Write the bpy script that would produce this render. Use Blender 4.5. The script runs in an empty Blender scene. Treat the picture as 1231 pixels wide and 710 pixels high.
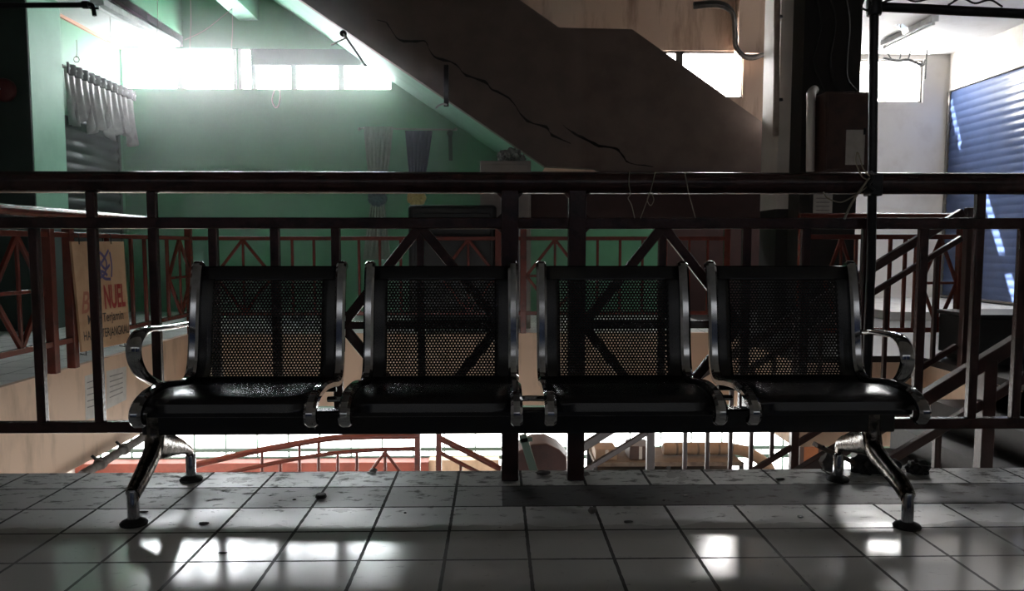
import bpy, bmesh, math, random
from mathutils import Vector, Matrix
random.seed(7)
sc = bpy.context.scene
COL = sc.collection

# ------------------------------------------------------------------ camera
F, CX, CY, H = 960.0, 615.5, 375.0, 0.85
YAW, PIT = math.radians(1.16), math.radians(4.65)
FW = Vector((math.sin(YAW)*math.cos(PIT), math.cos(YAW)*math.cos(PIT), -math.sin(PIT)))
RT = Vector((math.cos(YAW), -math.sin(YAW), 0))
UPV = Vector((math.sin(YAW)*math.sin(PIT), math.cos(YAW)*math.sin(PIT), math.cos(PIT)))
def U(x, y, Y=None, X=None, Z=None):
    d = FW + RT*((x-CX)/F) - UPV*((y-CY)/F)
    t = Y/d.y if Y is not None else X/d.x if X is not None else (Z-H)/d.z
    return Vector((d.x*t, d.y*t, H+d.z*t))
cam_d = bpy.data.cameras.new('camera'); cam = bpy.data.objects.new('camera', cam_d); COL.objects.link(cam)
cam.location = (0, 0, H); cam.rotation_euler = (math.radians(90)-PIT, 0, -YAW)
cam_d.sensor_width = 36; cam_d.lens = 36*F/1231; cam_d.shift_y = 20/1231; cam_d.clip_start = .02
cam_d.dof.use_dof = True; cam_d.dof.focus_distance = 2.7; cam_d.dof.aperture_fstop = 9
sc.camera = cam
sc.view_settings.view_transform = 'Standard'; sc.view_settings.look = 'None'
sc.view_settings.gamma = 1; sc.view_settings.use_curve_mapping = False
sc.view_settings.exposure = 0.2
sc.cycles.use_denoising = True
sc.cycles.max_bounces = 8; sc.cycles.diffuse_bounces = 5; sc.cycles.glossy_bounces = 4
sc.cycles.sample_clamp_indirect = 6
sc.cycles.caustics_reflective = False; sc.cycles.caustics_refractive = False

# ------------------------------------------------------------------ materials
def new_mat(name):
    m = bpy.data.materials.new(name); m.use_nodes = True
    nt = m.node_tree; b = nt.nodes['Principled BSDF']
    return m, nt, b
def node(nt, typ, **kw):
    n = nt.nodes.new(typ)
    for k, v in kw.items():
        if k in n.inputs.keys() if hasattr(n.inputs, 'keys') else False: n.inputs[k].default_value = v
        else: setattr(n, k, v)
    return n
def c4(c): return (c[0], c[1], c[2], 1)
def pbr(name, col, rough=.5, metal=0.0, col2=None, scale=6, lo=.42, hi=.66, bump=0, bscale=60, spec=.5, stretch=None, detail=6, rvar=0):
    m, nt, b = new_mat(name)
    b.inputs['Base Color'].default_value = c4(col); b.inputs['Roughness'].default_value = rough
    b.inputs['Metallic'].default_value = metal; b.inputs['Specular IOR Level'].default_value = spec
    tc = node(nt, 'ShaderNodeTexCoord'); src = tc.outputs['Object']
    if stretch:
        mp = node(nt, 'ShaderNodeMapping'); mp.inputs['Scale'].default_value = stretch
        nt.links.new(src, mp.inputs['Vector']); src = mp.outputs['Vector']
    if col2 or rvar:
        n = node(nt, 'ShaderNodeTexNoise'); n.inputs['Scale'].default_value = scale; n.inputs['Detail'].default_value = detail
        n.inputs['Roughness'].default_value = .62
        nt.links.new(src, n.inputs['Vector'])
        r = node(nt, 'ShaderNodeValToRGB'); e = r.color_ramp.elements
        e[0].position = lo; e[1].position = hi
        e[0].color = c4(col); e[1].color = c4(col2 or col)
        nt.links.new(n.outputs['Fac'], r.inputs['Fac']); nt.links.new(r.outputs['Color'], b.inputs['Base Color'])
        if rvar:
            mr = node(nt, 'ShaderNodeMapRange'); mr.inputs['To Min'].default_value = rough-rvar; mr.inputs['To Max'].default_value = rough+rvar
            mr.inputs['From Min'].default_value = .3; mr.inputs['From Max'].default_value = .7
            nt.links.new(n.outputs['Fac'], mr.inputs['Value']); nt.links.new(mr.outputs['Result'], b.inputs['Roughness'])
    if bump:
        n2 = node(nt, 'ShaderNodeTexNoise'); n2.inputs['Scale'].default_value = bscale; n2.inputs['Detail'].default_value = 4
        nt.links.new(src, n2.inputs['Vector'])
        bp = node(nt, 'ShaderNodeBump'); bp.inputs['Strength'].default_value = bump; bp.inputs['Distance'].default_value = .01
        nt.links.new(n2.outputs['Fac'], bp.inputs['Height']); nt.links.new(bp.outputs['Normal'], b.inputs['Normal'])
    return m
def emit(name, col, s):
    m, nt, b = new_mat(name)
    b.inputs['Base Color'].default_value = c4((.8, .8, .8)); b.inputs['Emission Color'].default_value = c4(col)
    b.inputs['Emission Strength'].default_value = s
    return m

def tile_mat(name, size, ox, oy, tile_a, tile_b, grout, rough=.16, strip=None, gw=.012, dirt=(.06, .055, .05), dirt_amt=.5, edge_y=None):
    """square glazed tiles laid out in object x / y"""
    m, nt, b = new_mat(name); L = nt.links
    tc = node(nt, 'ShaderNodeTexCoord'); sp = node(nt, 'ShaderNodeSeparateXYZ'); L.new(tc.outputs['Object'], sp.inputs[0])
    def M(op, a, bb=None, c=None):
        n = node(nt, 'ShaderNodeMath', operation=op)
        for i, v in enumerate((a, bb, c)):
            if v is None: continue
            if isinstance(v, (int, float)): n.inputs[i].default_value = v
            else: L.new(v, n.inputs[i])
        return n.outputs[0]
    sx, sy = size
    u = M('DIVIDE', M('SUBTRACT', sp.outputs[0], ox), sx); v = M('DIVIDE', M('SUBTRACT', sp.outputs[1], oy), sy)
    def edge(t):
        f = M('FRACT', t); return M('MINIMUM', f, M('SUBTRACT', 1, f))
    eu, ev = edge(u), edge(v)
    wob = node(nt, 'ShaderNodeTexNoise'); wob.inputs['Scale'].default_value = 40; L.new(tc.outputs['Object'], wob.inputs['Vector'])
    w = M('ADD', gw*.6, M('MULTIPLY', wob.outputs['Fac'], gw*.9))
    gu = M('LESS_THAN', eu, w); gv = M('LESS_THAN', ev, w)
    if strip:   # one row laid in dark grey stone, no joints across its right half
        ins = M('MULTIPLY', M('GREATER_THAN', sp.outputs[1], strip[0]), M('LESS_THAN', sp.outputs[1], strip[1]))
        right = M('GREATER_THAN', sp.outputs[0], strip[2])
        gu = M('MULTIPLY', gu, M('SUBTRACT', 1, M('MULTIPLY', ins, right)))
    g = M('MAXIMUM', gu, gv)
    cell = node(nt, 'ShaderNodeCombineXYZ'); L.new(M('FLOOR', u), cell.inputs[0]); L.new(M('FLOOR', v), cell.inputs[1])
    wn = node(nt, 'ShaderNodeTexWhiteNoise'); L.new(cell.outputs[0], wn.inputs['Vector'])
    mx = node(nt, 'ShaderNodeMix', data_type='RGBA'); L.new(wn.outputs['Value'], mx.inputs['Factor'])
    mx.inputs[6].default_value = c4(tile_a); mx.inputs[7].default_value = c4(tile_b); col = mx.outputs[2]
    if strip:
        m2 = node(nt, 'ShaderNodeMix', data_type='RGBA')
        L.new(M('MULTIPLY', ins, M('ADD', .30, M('MULTIPLY', right, .62))), m2.inputs['Factor'])
        L.new(col, m2.inputs[6]); m2.inputs[7].default_value = c4((.022, .022, .025))
        L.new(M('SUBTRACT', .5, M('MULTIPLY', M('MULTIPLY', ins, right), .33)), b.inputs['Specular IOR Level']); col = m2.outputs[2]
    # dirt: scuffs and grime with shapes of their own, heavier at the worn slab edge
    dn = node(nt, 'ShaderNodeTexNoise'); dn.inputs['Scale'].default_value = 19; dn.inputs['Detail'].default_value = 8; dn.inputs['Roughness'].default_value = .7
    mp = node(nt, 'ShaderNodeMapping'); mp.inputs['Scale'].default_value = (.7, 1.3, 1); L.new(tc.outputs['Object'], mp.inputs['Vector']); L.new(mp.outputs['Vector'], dn.inputs['Vector'])
    thr = .60
    if edge_y is not None:
        near = node(nt, 'ShaderNodeMapRange'); near.inputs['From Min'].default_value = edge_y-.75; near.inputs['From Max'].default_value = edge_y
        near.inputs['To Min'].default_value = .62; near.inputs['To Max'].default_value = .505; L.new(sp.outputs[1], near.inputs['Value']); thr = near.outputs[0]
    d = M('MULTIPLY', M('MINIMUM', M('MAXIMUM', M('MULTIPLY', M('SUBTRACT', dn.outputs['Fac'], thr), 12), 0), 1), dirt_amt)
    sn = node(nt, 'ShaderNodeTexNoise'); sn.inputs['Scale'].default_value = 55; sn.inputs['Detail'].default_value = 3; L.new(tc.outputs['Object'], sn.inputs['Vector'])
    d = M('MAXIMUM', d, M('MULTIPLY', M('MINIMUM', M('MAXIMUM', M('MULTIPLY', M('SUBTRACT', sn.outputs['Fac'], .70), 25), 0), 1), dirt_amt))
    m3 = node(nt, 'ShaderNodeMix', data_type='RGBA'); L.new(d, m3.inputs['Factor']); L.new(col, m3.inputs[6]); m3.inputs[7].default_value = c4(dirt)
    m4 = node(nt, 'ShaderNodeMix', data_type='RGBA'); L.new(g, m4.inputs['Factor']); L.new(m3.outputs[2], m4.inputs[6]); m4.inputs[7].default_value = c4(grout)
    L.new(m4.outputs[2], b.inputs['Base Color'])
    rn = node(nt, 'ShaderNodeTexNoise'); rn.inputs['Scale'].default_value = 5; rn.inputs['Detail'].default_value = 5; L.new(tc.outputs['Object'], rn.inputs['Vector'])
    r = M('ADD', M('ADD', rough-.08, M('MULTIPLY', rn.outputs['Fac'], .16)), M('MULTIPLY', M('MAXIMUM', d, g), .45))
    if strip: r = M('ADD', r, M('MULTIPLY', ins, .12))
    if edge_y is not None:      # dust lies thick towards the slab edge
        du = node(nt, 'ShaderNodeMapRange'); du.inputs['From Min'].default_value = edge_y-.68; du.inputs['From Max'].default_value = edge_y-.56
        du.inputs['To Max'].default_value = .20; L.new(sp.outputs[1], du.inputs['Value']); r = M('ADD', r, M('MULTIPLY', du.outputs[0], M('ADD', .4, M('MULTIPLY', rn.outputs['Fac'], 1.2))))
    L.new(r, b.inputs['Roughness'])
    bn = node(nt, 'ShaderNodeTexNoise'); bn.inputs['Scale'].default_value = 9; bn.inputs['Detail'].default_value = 2; L.new(tc.outputs['Object'], bn.inputs['Vector'])
    hgt = M('SUBTRACT', M('MULTIPLY', bn.outputs['Fac'], .05), M('MULTIPLY', g, .2))
    bp = node(nt, 'ShaderNodeBump'); bp.inputs['Strength'].default_value = .22; bp.inputs['Distance'].default_value = .01
    L.new(hgt, bp.inputs['Height']); L.new(bp.outputs['Normal'], b.inputs['Normal'])
    return m

MT = {}
MT['black_steel'] = pbr('black_powder_coat', (.006, .006, .007), .26, 0, (.010, .010, .012), 30, bump=.05, bscale=220)
MT['chrome'] = pbr('tarnished_chrome', (.42, .43, .45), .14, 1, (.24, .235, .23), 22, .45, .7)
MT['darkchrome'] = pbr('dark_chrome', (.46, .465, .48), .10, 1, (.30, .30, .30), 16, .45, .7)
MT['legcast'] = pbr('cast_leg_metal', (.17, .155, .14), .24, 1, (.035, .030, .027), 38, .44, .62, bump=.25, bscale=40)
MT['rubber'] = pbr('black_rubber', (.008, .008, .008), .55)
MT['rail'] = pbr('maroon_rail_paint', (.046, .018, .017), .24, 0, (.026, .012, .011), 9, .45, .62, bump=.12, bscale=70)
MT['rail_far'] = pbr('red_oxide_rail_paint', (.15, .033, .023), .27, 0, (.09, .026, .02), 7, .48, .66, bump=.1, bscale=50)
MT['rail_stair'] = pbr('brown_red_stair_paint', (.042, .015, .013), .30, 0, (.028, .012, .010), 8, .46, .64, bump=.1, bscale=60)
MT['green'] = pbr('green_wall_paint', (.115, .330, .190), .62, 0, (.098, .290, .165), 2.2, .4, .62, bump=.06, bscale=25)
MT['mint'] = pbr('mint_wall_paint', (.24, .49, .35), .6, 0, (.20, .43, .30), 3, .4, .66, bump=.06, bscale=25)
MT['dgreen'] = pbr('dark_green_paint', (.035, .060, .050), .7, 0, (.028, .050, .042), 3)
MT['beige'] = pbr('stained_beige_plaster', (.60, .42, .29), .72, 0, (.40, .26, .17), 3.2, .50, .74, bump=.12, bscale=30, stretch=(1, 1, .35))
MT['fascia'] = pbr('beige_fascia_plaster', (.74, .54, .40), .72, 0, (.44, .30, .20), 5.0, .50, .76, bump=.10, bscale=30, stretch=(1, 1, .3), detail=9)
MT['stain'] = pbr('water_stained_plaster', (.62, .46, .36), .75, 0, (.25, .15, .10), 2.6, .50, .72, bump=.15, bscale=20, stretch=(1.6, 1.6, .30), detail=9)
MT['white'] = pbr('white_wall_paint', (.84, .80, .75), .65, 0, (.72, .67, .61), 2, .5, .75, bump=.05, bscale=25)
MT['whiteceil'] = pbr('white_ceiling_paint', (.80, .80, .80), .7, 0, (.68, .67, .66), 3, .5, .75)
MT['concrete'] = pbr('brown_plaster_parapet', (.20, .150, .130), .75, 0, (.15, .112, .097), 2.5, .42, .66, bump=.12, bscale=30)
MT['crack'] = pbr('crack_black', (.006, .005, .005), .95)
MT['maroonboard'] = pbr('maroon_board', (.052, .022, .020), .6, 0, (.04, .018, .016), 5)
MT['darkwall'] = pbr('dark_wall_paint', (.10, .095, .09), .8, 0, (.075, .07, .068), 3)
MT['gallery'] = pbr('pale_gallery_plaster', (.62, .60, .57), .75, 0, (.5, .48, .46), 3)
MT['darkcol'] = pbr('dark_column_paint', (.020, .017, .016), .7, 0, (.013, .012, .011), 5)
MT['grey_paint'] = pbr('grey_metal_paint', (.34, .31, .29), .5, 0, (.28, .25, .24), 6)
MT['blackbox'] = pbr('black_plastic', (.012, .012, .013), .5, 0, (.018, .018, .019), 8)
MT['browncab'] = pbr('brown_cabinet_paint', (.075, .040, .032), .55, 0, (.05, .028, .024), 9, .46, .66)
MT['paper'] = pbr('white_paper', (.62, .60, .57), .85, 0, (.54, .52, .49), 14)
MT['ink'] = pbr('grey_print', (.25, .24, .24), .9)
MT['shutter'] = pbr('blue_shutter_paint', (.062, .098, .215), .36, 0, (.045, .072, .16), 5, .45, .7, bump=.08, bscale=60)
MT['shutter_grey'] = pbr('grey_green_shutter', (.040, .055, .050), .5, 0, (.03, .042, .038), 5)
MT['pole'] = pbr('dark_steel_pole', (.022, .022, .024), .32, .6, (.012, .012, .013), 20)
MT['pipe'] = pbr('painted_pipe', (.50, .42, .36), .5, 0, (.36, .29, .24), 8)
MT['whitepipe'] = pbr('white_pvc', (.72, .70, .68), .4)
MT['cable'] = pbr('black_cable', (.010, .010, .010), .5)
MT['wire'] = pbr('pale_tie_wire', (.30, .27, .20), .4, .4)
MT['string'] = pbr('pale_string', (.45, .44, .40), .8)
MT['curt_grey'] = pbr('silver_valance_satin', (.50, .48, .48), .30, .3, (.36, .34, .35), 12)
MT['curt_dark'] = pbr('grey_heading_tape', (.10, .095, .10), .6, 0, (.07, .07, .07), 12)
MT['curt_sheer'] = pbr('grey_sheer_fabric', (.24, .27, .23), .8, 0, (.19, .23, .19), 14)
MT['curt_blue'] = pbr('navy_curtain_fabric', (.010, .016, .055), .75, 0, (.008, .013, .042), 14)
MT['gold'] = pbr('gold_ribbon', (.62, .42, .11), .5, 0, (.40, .24, .06), 60)
MT['bluerib'] = pbr('blue_ribbon', (.055, .085, .12), .5, 0, (.2, .22, .24), 60, .55, .7)
MT['greenrib'] = pbr('green_strap', (.03, .07, .05), .8)
MT['board'] = pbr('plywood_sign_board', (.58, .38, .23), .65, 0, (.46, .28, .16), 6, .45, .7)
MT['red_ink'] = pbr('red_sign_paint', (.34, .028, .022), .6)
MT['red_faded'] = pbr('faded_red_sign_paint', (.42, .16, .10), .7)
MT['violet_ink'] = pbr('violet_sign_paint', (.10, .08, .22), .6)
MT['black_ink'] = pbr('dark_sign_paint', (.035, .028, .022), .6)
MT['bellred'] = pbr('red_bell_enamel', (.09, .008, .008), .35)
MT['silverfoil'] = pbr('crumpled_clear_plastic', (.42, .44, .43), .22, .35, (.16, .18, .17), 18, bump=.5, bscale=25)
MT['orange'] = pbr('orange_red_painted_kerb', (.27, .060, .036), .6, 0, (.20, .045, .028), 4)
MT['orangecloth'] = pbr('orange_panel', (.42, .155, .060), .7, 0, (.34, .12, .05), 5)
MT['frame_white'] = pbr('white_window_frame', (.58, .60, .58), .5)
MT['frame_dark'] = pbr('dark_window_frame', (.10, .09, .08), .5)
MT['muntin'] = pbr('grey_green_muntin', (.10, .16, .13), .6)
MT['peach'] = pbr('peach_trim_paint', (.62, .30, .20), .7)
MT['lamphouse'] = pbr('white_lamp_housing', (.66, .67, .66), .45, 0, (.5, .5, .5), 9)
MT['tubeglass'] = pbr('white_tube_glass', (.86, .87, .86), .2)
MT['roll'] = pbr('beige_wrapped_roll', (.36, .25, .17), .7, 0, (.27, .18, .12), 7)
MT['tarp'] = pbr('maroon_tarpaulin', (.055, .022, .022), .6, 0, (.035, .016, .016), 6)
MT['greenpost'] = pbr('dark_green_enamel', (.025, .060, .045), .45)
MT['wood'] = pbr('weathered_plank', (.20, .16, .13), .8, 0, (.12, .09, .07), 12, stretch=(1, 8, 1))
MT['stone'] = pbr('grey_rubble', (.17, .155, .145), .9, 0, (.10, .09, .085), 18, bump=.4, bscale=30)
MT['debris'] = pbr('dark_litter', (.030, .027, .025), .8, 0, (.06, .05, .045), 40)
MT['paleflake'] = pbr('pale_litter', (.40, .38, .35), .8)
MT['slabunder'] = pbr('slab_soffit', (.30, .28, .25), .85, 0, (.22, .2, .18), 3)
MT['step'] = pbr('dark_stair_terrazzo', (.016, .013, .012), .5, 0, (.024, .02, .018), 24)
MT['ledge'] = pbr('white_shop_step', (.78, .77, .75), .5, 0, (.6, .58, .56), 5)
MT['pane'] = emit('daylit_frosted_pane', (.94, .97, 1.0), 36.0)
MT['pane_r'] = emit('daylit_frosted_pane_right', (1.0, .985, .96), 46.0)
MT['pane_sky_fill'] = emit('added_skylight_pane', (1.0, .985, .96), 14)
MT['pane_reflect'] = emit('added_dim_pane', (.95, .97, 1.0), .6)
MT['pane_fill_dim'] = emit('dim_hall_fill_pane', (1.0, 1.0, .985), 2.6)
MT['pane_fill'] = emit('hall_fill_pane', (1.0, 1.0, .985), 5.5)
MT['pane_low'] = emit('daylit_shopfront_pane', (1.0, 1.0, .985), 8.0)
MT['floor'] = tile_mat('white_glazed_floor_tile', (.232, .2243), .091, 2.120-.2243*9, (.56, .56, .54), (.63, .62, .60), (.030, .028, .026), .13, gw=.020, dirt_amt=.8,
                       strip=(2.793-.2243, 2.793, .02), edge_y=2.98)
MT['floor2'] = tile_mat('pale_gallery_tile', (.30, .30), 0, 0, (.70, .70, .68), (.62, .62, .60), (.10, .1, .1), .35, dirt_amt=.6)
MT['floorlow'] = tile_mat('lower_hall_tile', (.4, .4), 0, 0, (.45, .43, .4), (.40, .38, .36), (.15, .14, .13), .3)

# ------------------------------------------------------------------ mesh builder
class MB:
    def __init__(s): s.v = []; s.f = []
    def add(s, vs, fs):
        o = len(s.v); s.v += [tuple(p) for p in vs]; s.f += [tuple(i+o for i in f) for f in fs]; return s
    def box(s, a, b):
        (x0, y0, z0), (x1, y1, z1) = a, b
        return s.add([(x0,y0,z0),(x1,y0,z0),(x1,y1,z0),(x0,y1,z0),(x0,y0,z1),(x1,y0,z1),(x1,y1,z1),(x0,y1,z1)],
                     [(0,3,2,1),(4,5,6,7),(0,1,5,4),(1,2,6,5),(2,3,7,6),(3,0,4,7)])
    def bar(s, p0, p1, w, d, side=(0, 1, 0)):
        """rectangular bar; d measured along `side`, w across it"""
        p0, p1, sd = Vector(p0), Vector(p1), Vector(side).normalized()
        ax = (p1-p0).normalized(); n = ax.cross(sd).normalized(); sd = n.cross(ax).normalized()
        vs = []
        for p in (p0, p1):
            for a, b in ((-1,-1),(1,-1),(1,1),(-1,1)): vs.append(p + n*(a*w/2) + sd*(b*d/2))
        return s.add(vs, [(0,3,2,1),(4,5,6,7),(0,1,5,4),(1,2,6,5),(2,3,7,6),(3,0,4,7)])
    def tube(s, pts, r, n=10, cap=True, flat=1.0, ref=(0,0,1)):
        """round (or elliptic: flat = radius ratio along the second axis) tube through points; r may be a list"""
        pts = [Vector(p) for p in pts]; m = len(pts); rs = r if isinstance(r, (list, tuple)) else [r]*m
        vs, fs = [], []; prev = None
        for i, p in enumerate(pts):
            t = (pts[min(i+1, m-1)] - pts[max(i-1, 0)]).normalized()
            if prev is None:
                a = Vector(ref)
                if abs(a.dot(t)) > .95: a = Vector((1,0,0)) if abs(t.x) < .9 else Vector((0,1,0))
                a = (a - t*a.dot(t)).normalized()
            else: a = (prev - t*prev.dot(t)).normalized()
            prev = a; b = t.cross(a)
            for k in range(n):
                th = 2*math.pi*k/n
                vs.append(p + a*(math.cos(th)*rs[i]) + b*(math.sin(th)*rs[i]*flat))
        for i in range(m-1):
            for k in range(n):
                fs.append((i*n+k, i*n+(k+1)%n, (i+1)*n+(k+1)%n, (i+1)*n+k))
        if cap: fs += [tuple(range(n-1, -1, -1)), tuple(range((m-1)*n, m*n))]
        return s.add(vs, fs)
    def lathe(s, prof, c=(0,0,0), n=20, axis='z'):
        vs, fs = [], []
        for r, h in prof:
            for k in range(n):
                th = 2*math.pi*k/n; x, y = r*math.cos(th), r*math.sin(th)
                vs.append((c[0]+x, c[1]+y, c[2]+h) if axis == 'z' else (c[0]+x, c[1]+h, c[2]+y) if axis == 'y' else (c[0]+h, c[1]+x, c[2]+y))
        m = len(prof)
        for i in range(m-1):
            for k in range(n): fs.append((i*n+k, i*n+(k+1)%n, (i+1)*n+(k+1)%n, (i+1)*n+k))
        fs += [tuple(range(n-1, -1, -1)), tuple(range((m-1)*n, m*n))]
        return s.add(vs, fs)
    def prism(s, poly, y0, y1):
        """polygon in x,z extruded from y0 to y1"""
        n = len(poly); vs = [(x, y0, z) for x, z in poly] + [(x, y1, z) for x, z in poly]
        return s.add(vs, [tuple(range(n)), tuple(range(2*n-1, n-1, -1))] + [(i, i+n, (i+1)%n+n, (i+1)%n) for i in range(n)])
    def prism_p(s, poly, off):
        """3-D polygon extruded by a vector"""
        off = Vector(off); n = len(poly); vs = [Vector(p) for p in poly] + [Vector(p)+off for p in poly]
        return s.add(vs, [tuple(range(n)), tuple(range(2*n-1, n-1, -1))] + [(i, i+n, (i+1)%n+n, (i+1)%n) for i in range(n)])
    def grid(s, rows):
        m, n = len(rows), len(rows[0]); vs = [p for r in rows for p in r]
        return s.add(vs, [(i*n+k, i*n+k+1, (i+1)*n+k+1, (i+1)*n+k) for i in range(m-1) for k in range(n-1)])
    def build(s, name, mat, parent=None, bevel=0, smooth=None, seg=2, solid=0):
        me = bpy.data.meshes.new(name); me.from_pydata(s.v, [], s.f); me.validate()
        bm = bmesh.new(); bm.from_mesh(me); bmesh.ops.recalc_face_normals(bm, faces=bm.faces); bm.to_mesh(me); bm.free()
        me.materials.append(MT[mat])
        o = bpy.data.objects.new(name, me); COL.objects.link(o)
        if parent is not None:
            o.parent = parent; o.matrix_parent_inverse = base_matrix(parent).inverted()
        if solid:
            md = o.modifiers.new('thickness', 'SOLIDIFY'); md.thickness = solid; md.offset = 0
        if bevel:
            md = o.modifiers.new('bevel', 'BEVEL'); md.width = bevel; md.segments = seg; md.limit_method = 'ANGLE'; md.angle_limit = math.radians(40)
        if smooth is None: smooth = True
        if smooth:
            for p in me.polygons: p.use_smooth = True
            a = math.radians(38)
            try: me.set_sharp_from_angle(angle=a)
            except Exception: pass
        return o
def base_matrix(o):
    m = Matrix.Translation(o.location)
    return (base_matrix(o.parent) @ o.matrix_parent_inverse @ m) if o.parent else m
def tag(o, label=None, cat=None, group=None, kind=None):
    if label: o['label'] = label
    if cat: o['category'] = cat
    if group: o['group'] = group
    if kind: o['kind'] = kind
    return o
def thing(name, label, cat, loc=(0,0,0), group=None):
    o = bpy.data.objects.new(name, None); COL.objects.link(o); o.location = loc; o.empty_display_size = .1
    return tag(o, label, cat, group)
def struct(o): o['kind'] = 'structure'; return o
def sbox(name, mat, a, b, parent=None, bevel=0):
    o = MB().box(a, b).build(name, mat, parent, bevel=bevel, smooth=False)
    if parent is None: struct(o)
    return o
def copy_tree(o, parent=None):
    c = o.copy(); COL.objects.link(c)
    if parent is not None:
        inv = o.matrix_parent_inverse.copy(); c.parent = parent; c.matrix_parent_inverse = inv
    for ch in list(o.children): copy_tree(ch, c)
    return c
def smooth_path(pts, n=8):
    pts = [Vector(p) for p in pts]; out = []
    P = [pts[0]*2-pts[1]] + pts + [pts[-1]*2-pts[-2]]
    for i in range(1, len(P)-2):
        a, b, c, d = P[i-1:i+3]
        for k in range(n):
            t = k/n
            out.append(.5*((2*b) + (c-a)*t + (2*a-5*b+4*c-d)*t*t + (3*b-a-3*c+d)*t**3))
    out.append(pts[-1]); return out

# ------------------------------------------------------------------ setting
EDGE = 2.99
struct(MB().box((-6, -4, -.72), (7.2, EDGE, 0)).build('floor', 'floor', smooth=False))
sbox('floor_left_gallery', 'floor2', (-6, EDGE, -.05), (-3.045, 10.6, 0))
sbox('trim_far_gallery_curb', 'fascia', (-3.0, 7.85, -.05), (2.35, 7.90, .002))
sbox('floor_far_gallery', 'floor2', (-3.0, 7.90, -.05), (2.35, 10.6, 0))
sbox('floor_right_gallery', 'step', (2.35, 6.15, -.05), (7.2, 11.9, 0))  # shade on this floor is put into its dark material
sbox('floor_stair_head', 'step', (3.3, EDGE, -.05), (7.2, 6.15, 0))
sbox('wall_left_gallery_fascia', 'fascia', (-6, EDGE, -.72), (-3.0, 10.6, -.05))
sbox('trim_left_gallery_curb', 'fascia', (-3.045, EDGE, -.05), (-3.0, 10.6, .002))
sbox('wall_far_gallery_fascia', 'fascia', (-3.0, 7.85, -.72), (2.35, 10.6, -.05))
sbox('wall_right_gallery_fascia', 'fascia', (2.35, 6.15, -.72), (7.2, 11.9, -.05))
sbox('wall_stair_head_fascia', 'fascia', (3.3, EDGE, -.72), (7.2, 6.15, -.05))
sbox('floor_lower_hall', 'floorlow', (-8, -4, -4.0), (8.5, 16.2, -3.9))
# shell
sbox('wall_left', 'green', (-5.1, 8.75, -.05), (-4.83, 10.8, 5.0))
sbox('wall_left_front', 'gallery', (-6.2, -4, -4), (-6.0, 8.1, 5.0))
sbox('wall_left_return', 'dgreen', (-6.2, 8.1, -.05), (-5.1, 8.3, 5.0))
sbox('wall_behind', 'gallery', (-6.2, -4.2, -.72), (7.4, -4, 5.0))
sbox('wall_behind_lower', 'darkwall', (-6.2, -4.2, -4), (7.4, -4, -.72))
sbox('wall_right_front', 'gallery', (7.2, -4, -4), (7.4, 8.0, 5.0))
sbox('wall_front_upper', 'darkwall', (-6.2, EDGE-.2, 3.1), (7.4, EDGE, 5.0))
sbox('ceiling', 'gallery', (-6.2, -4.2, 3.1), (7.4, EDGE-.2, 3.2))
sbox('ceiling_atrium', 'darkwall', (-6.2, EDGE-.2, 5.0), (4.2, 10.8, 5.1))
sbox('ceiling_left_alcove', 'whiteceil', (-5.1, 7.9, 3.42), (-4.02, 10.6, 3.55))
sbox('wall_alcove_upper', 'green', (-4.07, 7.9, 3.42), (-4.02, 10.6, 5.0))
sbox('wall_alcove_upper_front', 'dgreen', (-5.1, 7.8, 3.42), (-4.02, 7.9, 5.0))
# left column: shaded front and lit flank put into the paint, dark green below
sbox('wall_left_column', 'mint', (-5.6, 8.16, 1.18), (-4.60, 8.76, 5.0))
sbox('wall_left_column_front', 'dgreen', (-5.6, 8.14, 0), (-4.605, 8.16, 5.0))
sbox('wall_left_column_lower', 'dgreen', (-5.6, 8.16, 0), (-4.595, 8.76, 1.18))
# back wall round its windows
ZB, ZT, ZT2, YW = 2.885, 3.40, 3.20, 10.6
def px_x(px, Y, y=85): return U(px, y, Y=Y).x
XG = .62
sbox('wall_back', 'green', (-5.1, YW, -.72), (XG, YW+.2, ZB))
sbox('wall_back_low', 'green', (XG, YW, -.72), (2.15, YW+.2, 1.5))
sbox('wall_back_right_shaded', 'maroonboard', (2.15, YW, -.72), (4.05, YW+.2, 1.5))  # deep shade under the stair put into a dark wall colour
sbox('wall_back_right', 'stain', (XG, YW, 1.5), (4.05, YW+.2, 2.80))
sbox('wall_back_top', 'green', (-5.1, YW, ZT), (.3, YW+.2, 5.0))
sbox('wall_back_right_top', 'stain', (.3, YW, 3.40), (4.05, YW+.2, 5.1))
panes = [(148,213,ZT),(219,281,ZT),(289,302,ZT),(306,350,ZT2),(355,407,ZT2),(412,470,ZT2)]
xs = [(px_x(a, YW), px_x(b, YW), t) for a, b, t in panes]
for i, (xa, xb, t) in enumerate(xs):
    w = struct(MB().box((xa, YW+.10, ZB), (xb, YW+.14, t)).build('window_%d' % (i+1), 'pane', smooth=False))
    fr = MB()
    for a, b in (((xa-.03, YW+.02, ZB-.02), (xb+.03, YW+.16, ZB+.012)), ((xa-.03, YW+.02, t-.012), (xb+.03, YW+.16, t+.02)),
                 ((xa-.03, YW+.02, ZB), (xa+.012, YW+.16, t)), ((xb-.012, YW+.02, ZB), (xb+.03, YW+.16, t))): fr.box(a, b)
    fr.build('window_frame', 'frame_white', w, smooth=False)
for i in range(len(xs)-1):
    sbox('wall_back_pier', 'green', (xs[i][1], YW+.03, ZB), (xs[i+1][0], YW+.2, ZT))
sbox('wall_back_pier', 'green', (xs[-1][1], YW, ZB), (XG, YW+.2, ZT))
sbox('wall_back_pier', 'mint', (-5.1, YW, ZB), (xs[0][0], YW+.2, ZT))
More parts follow.
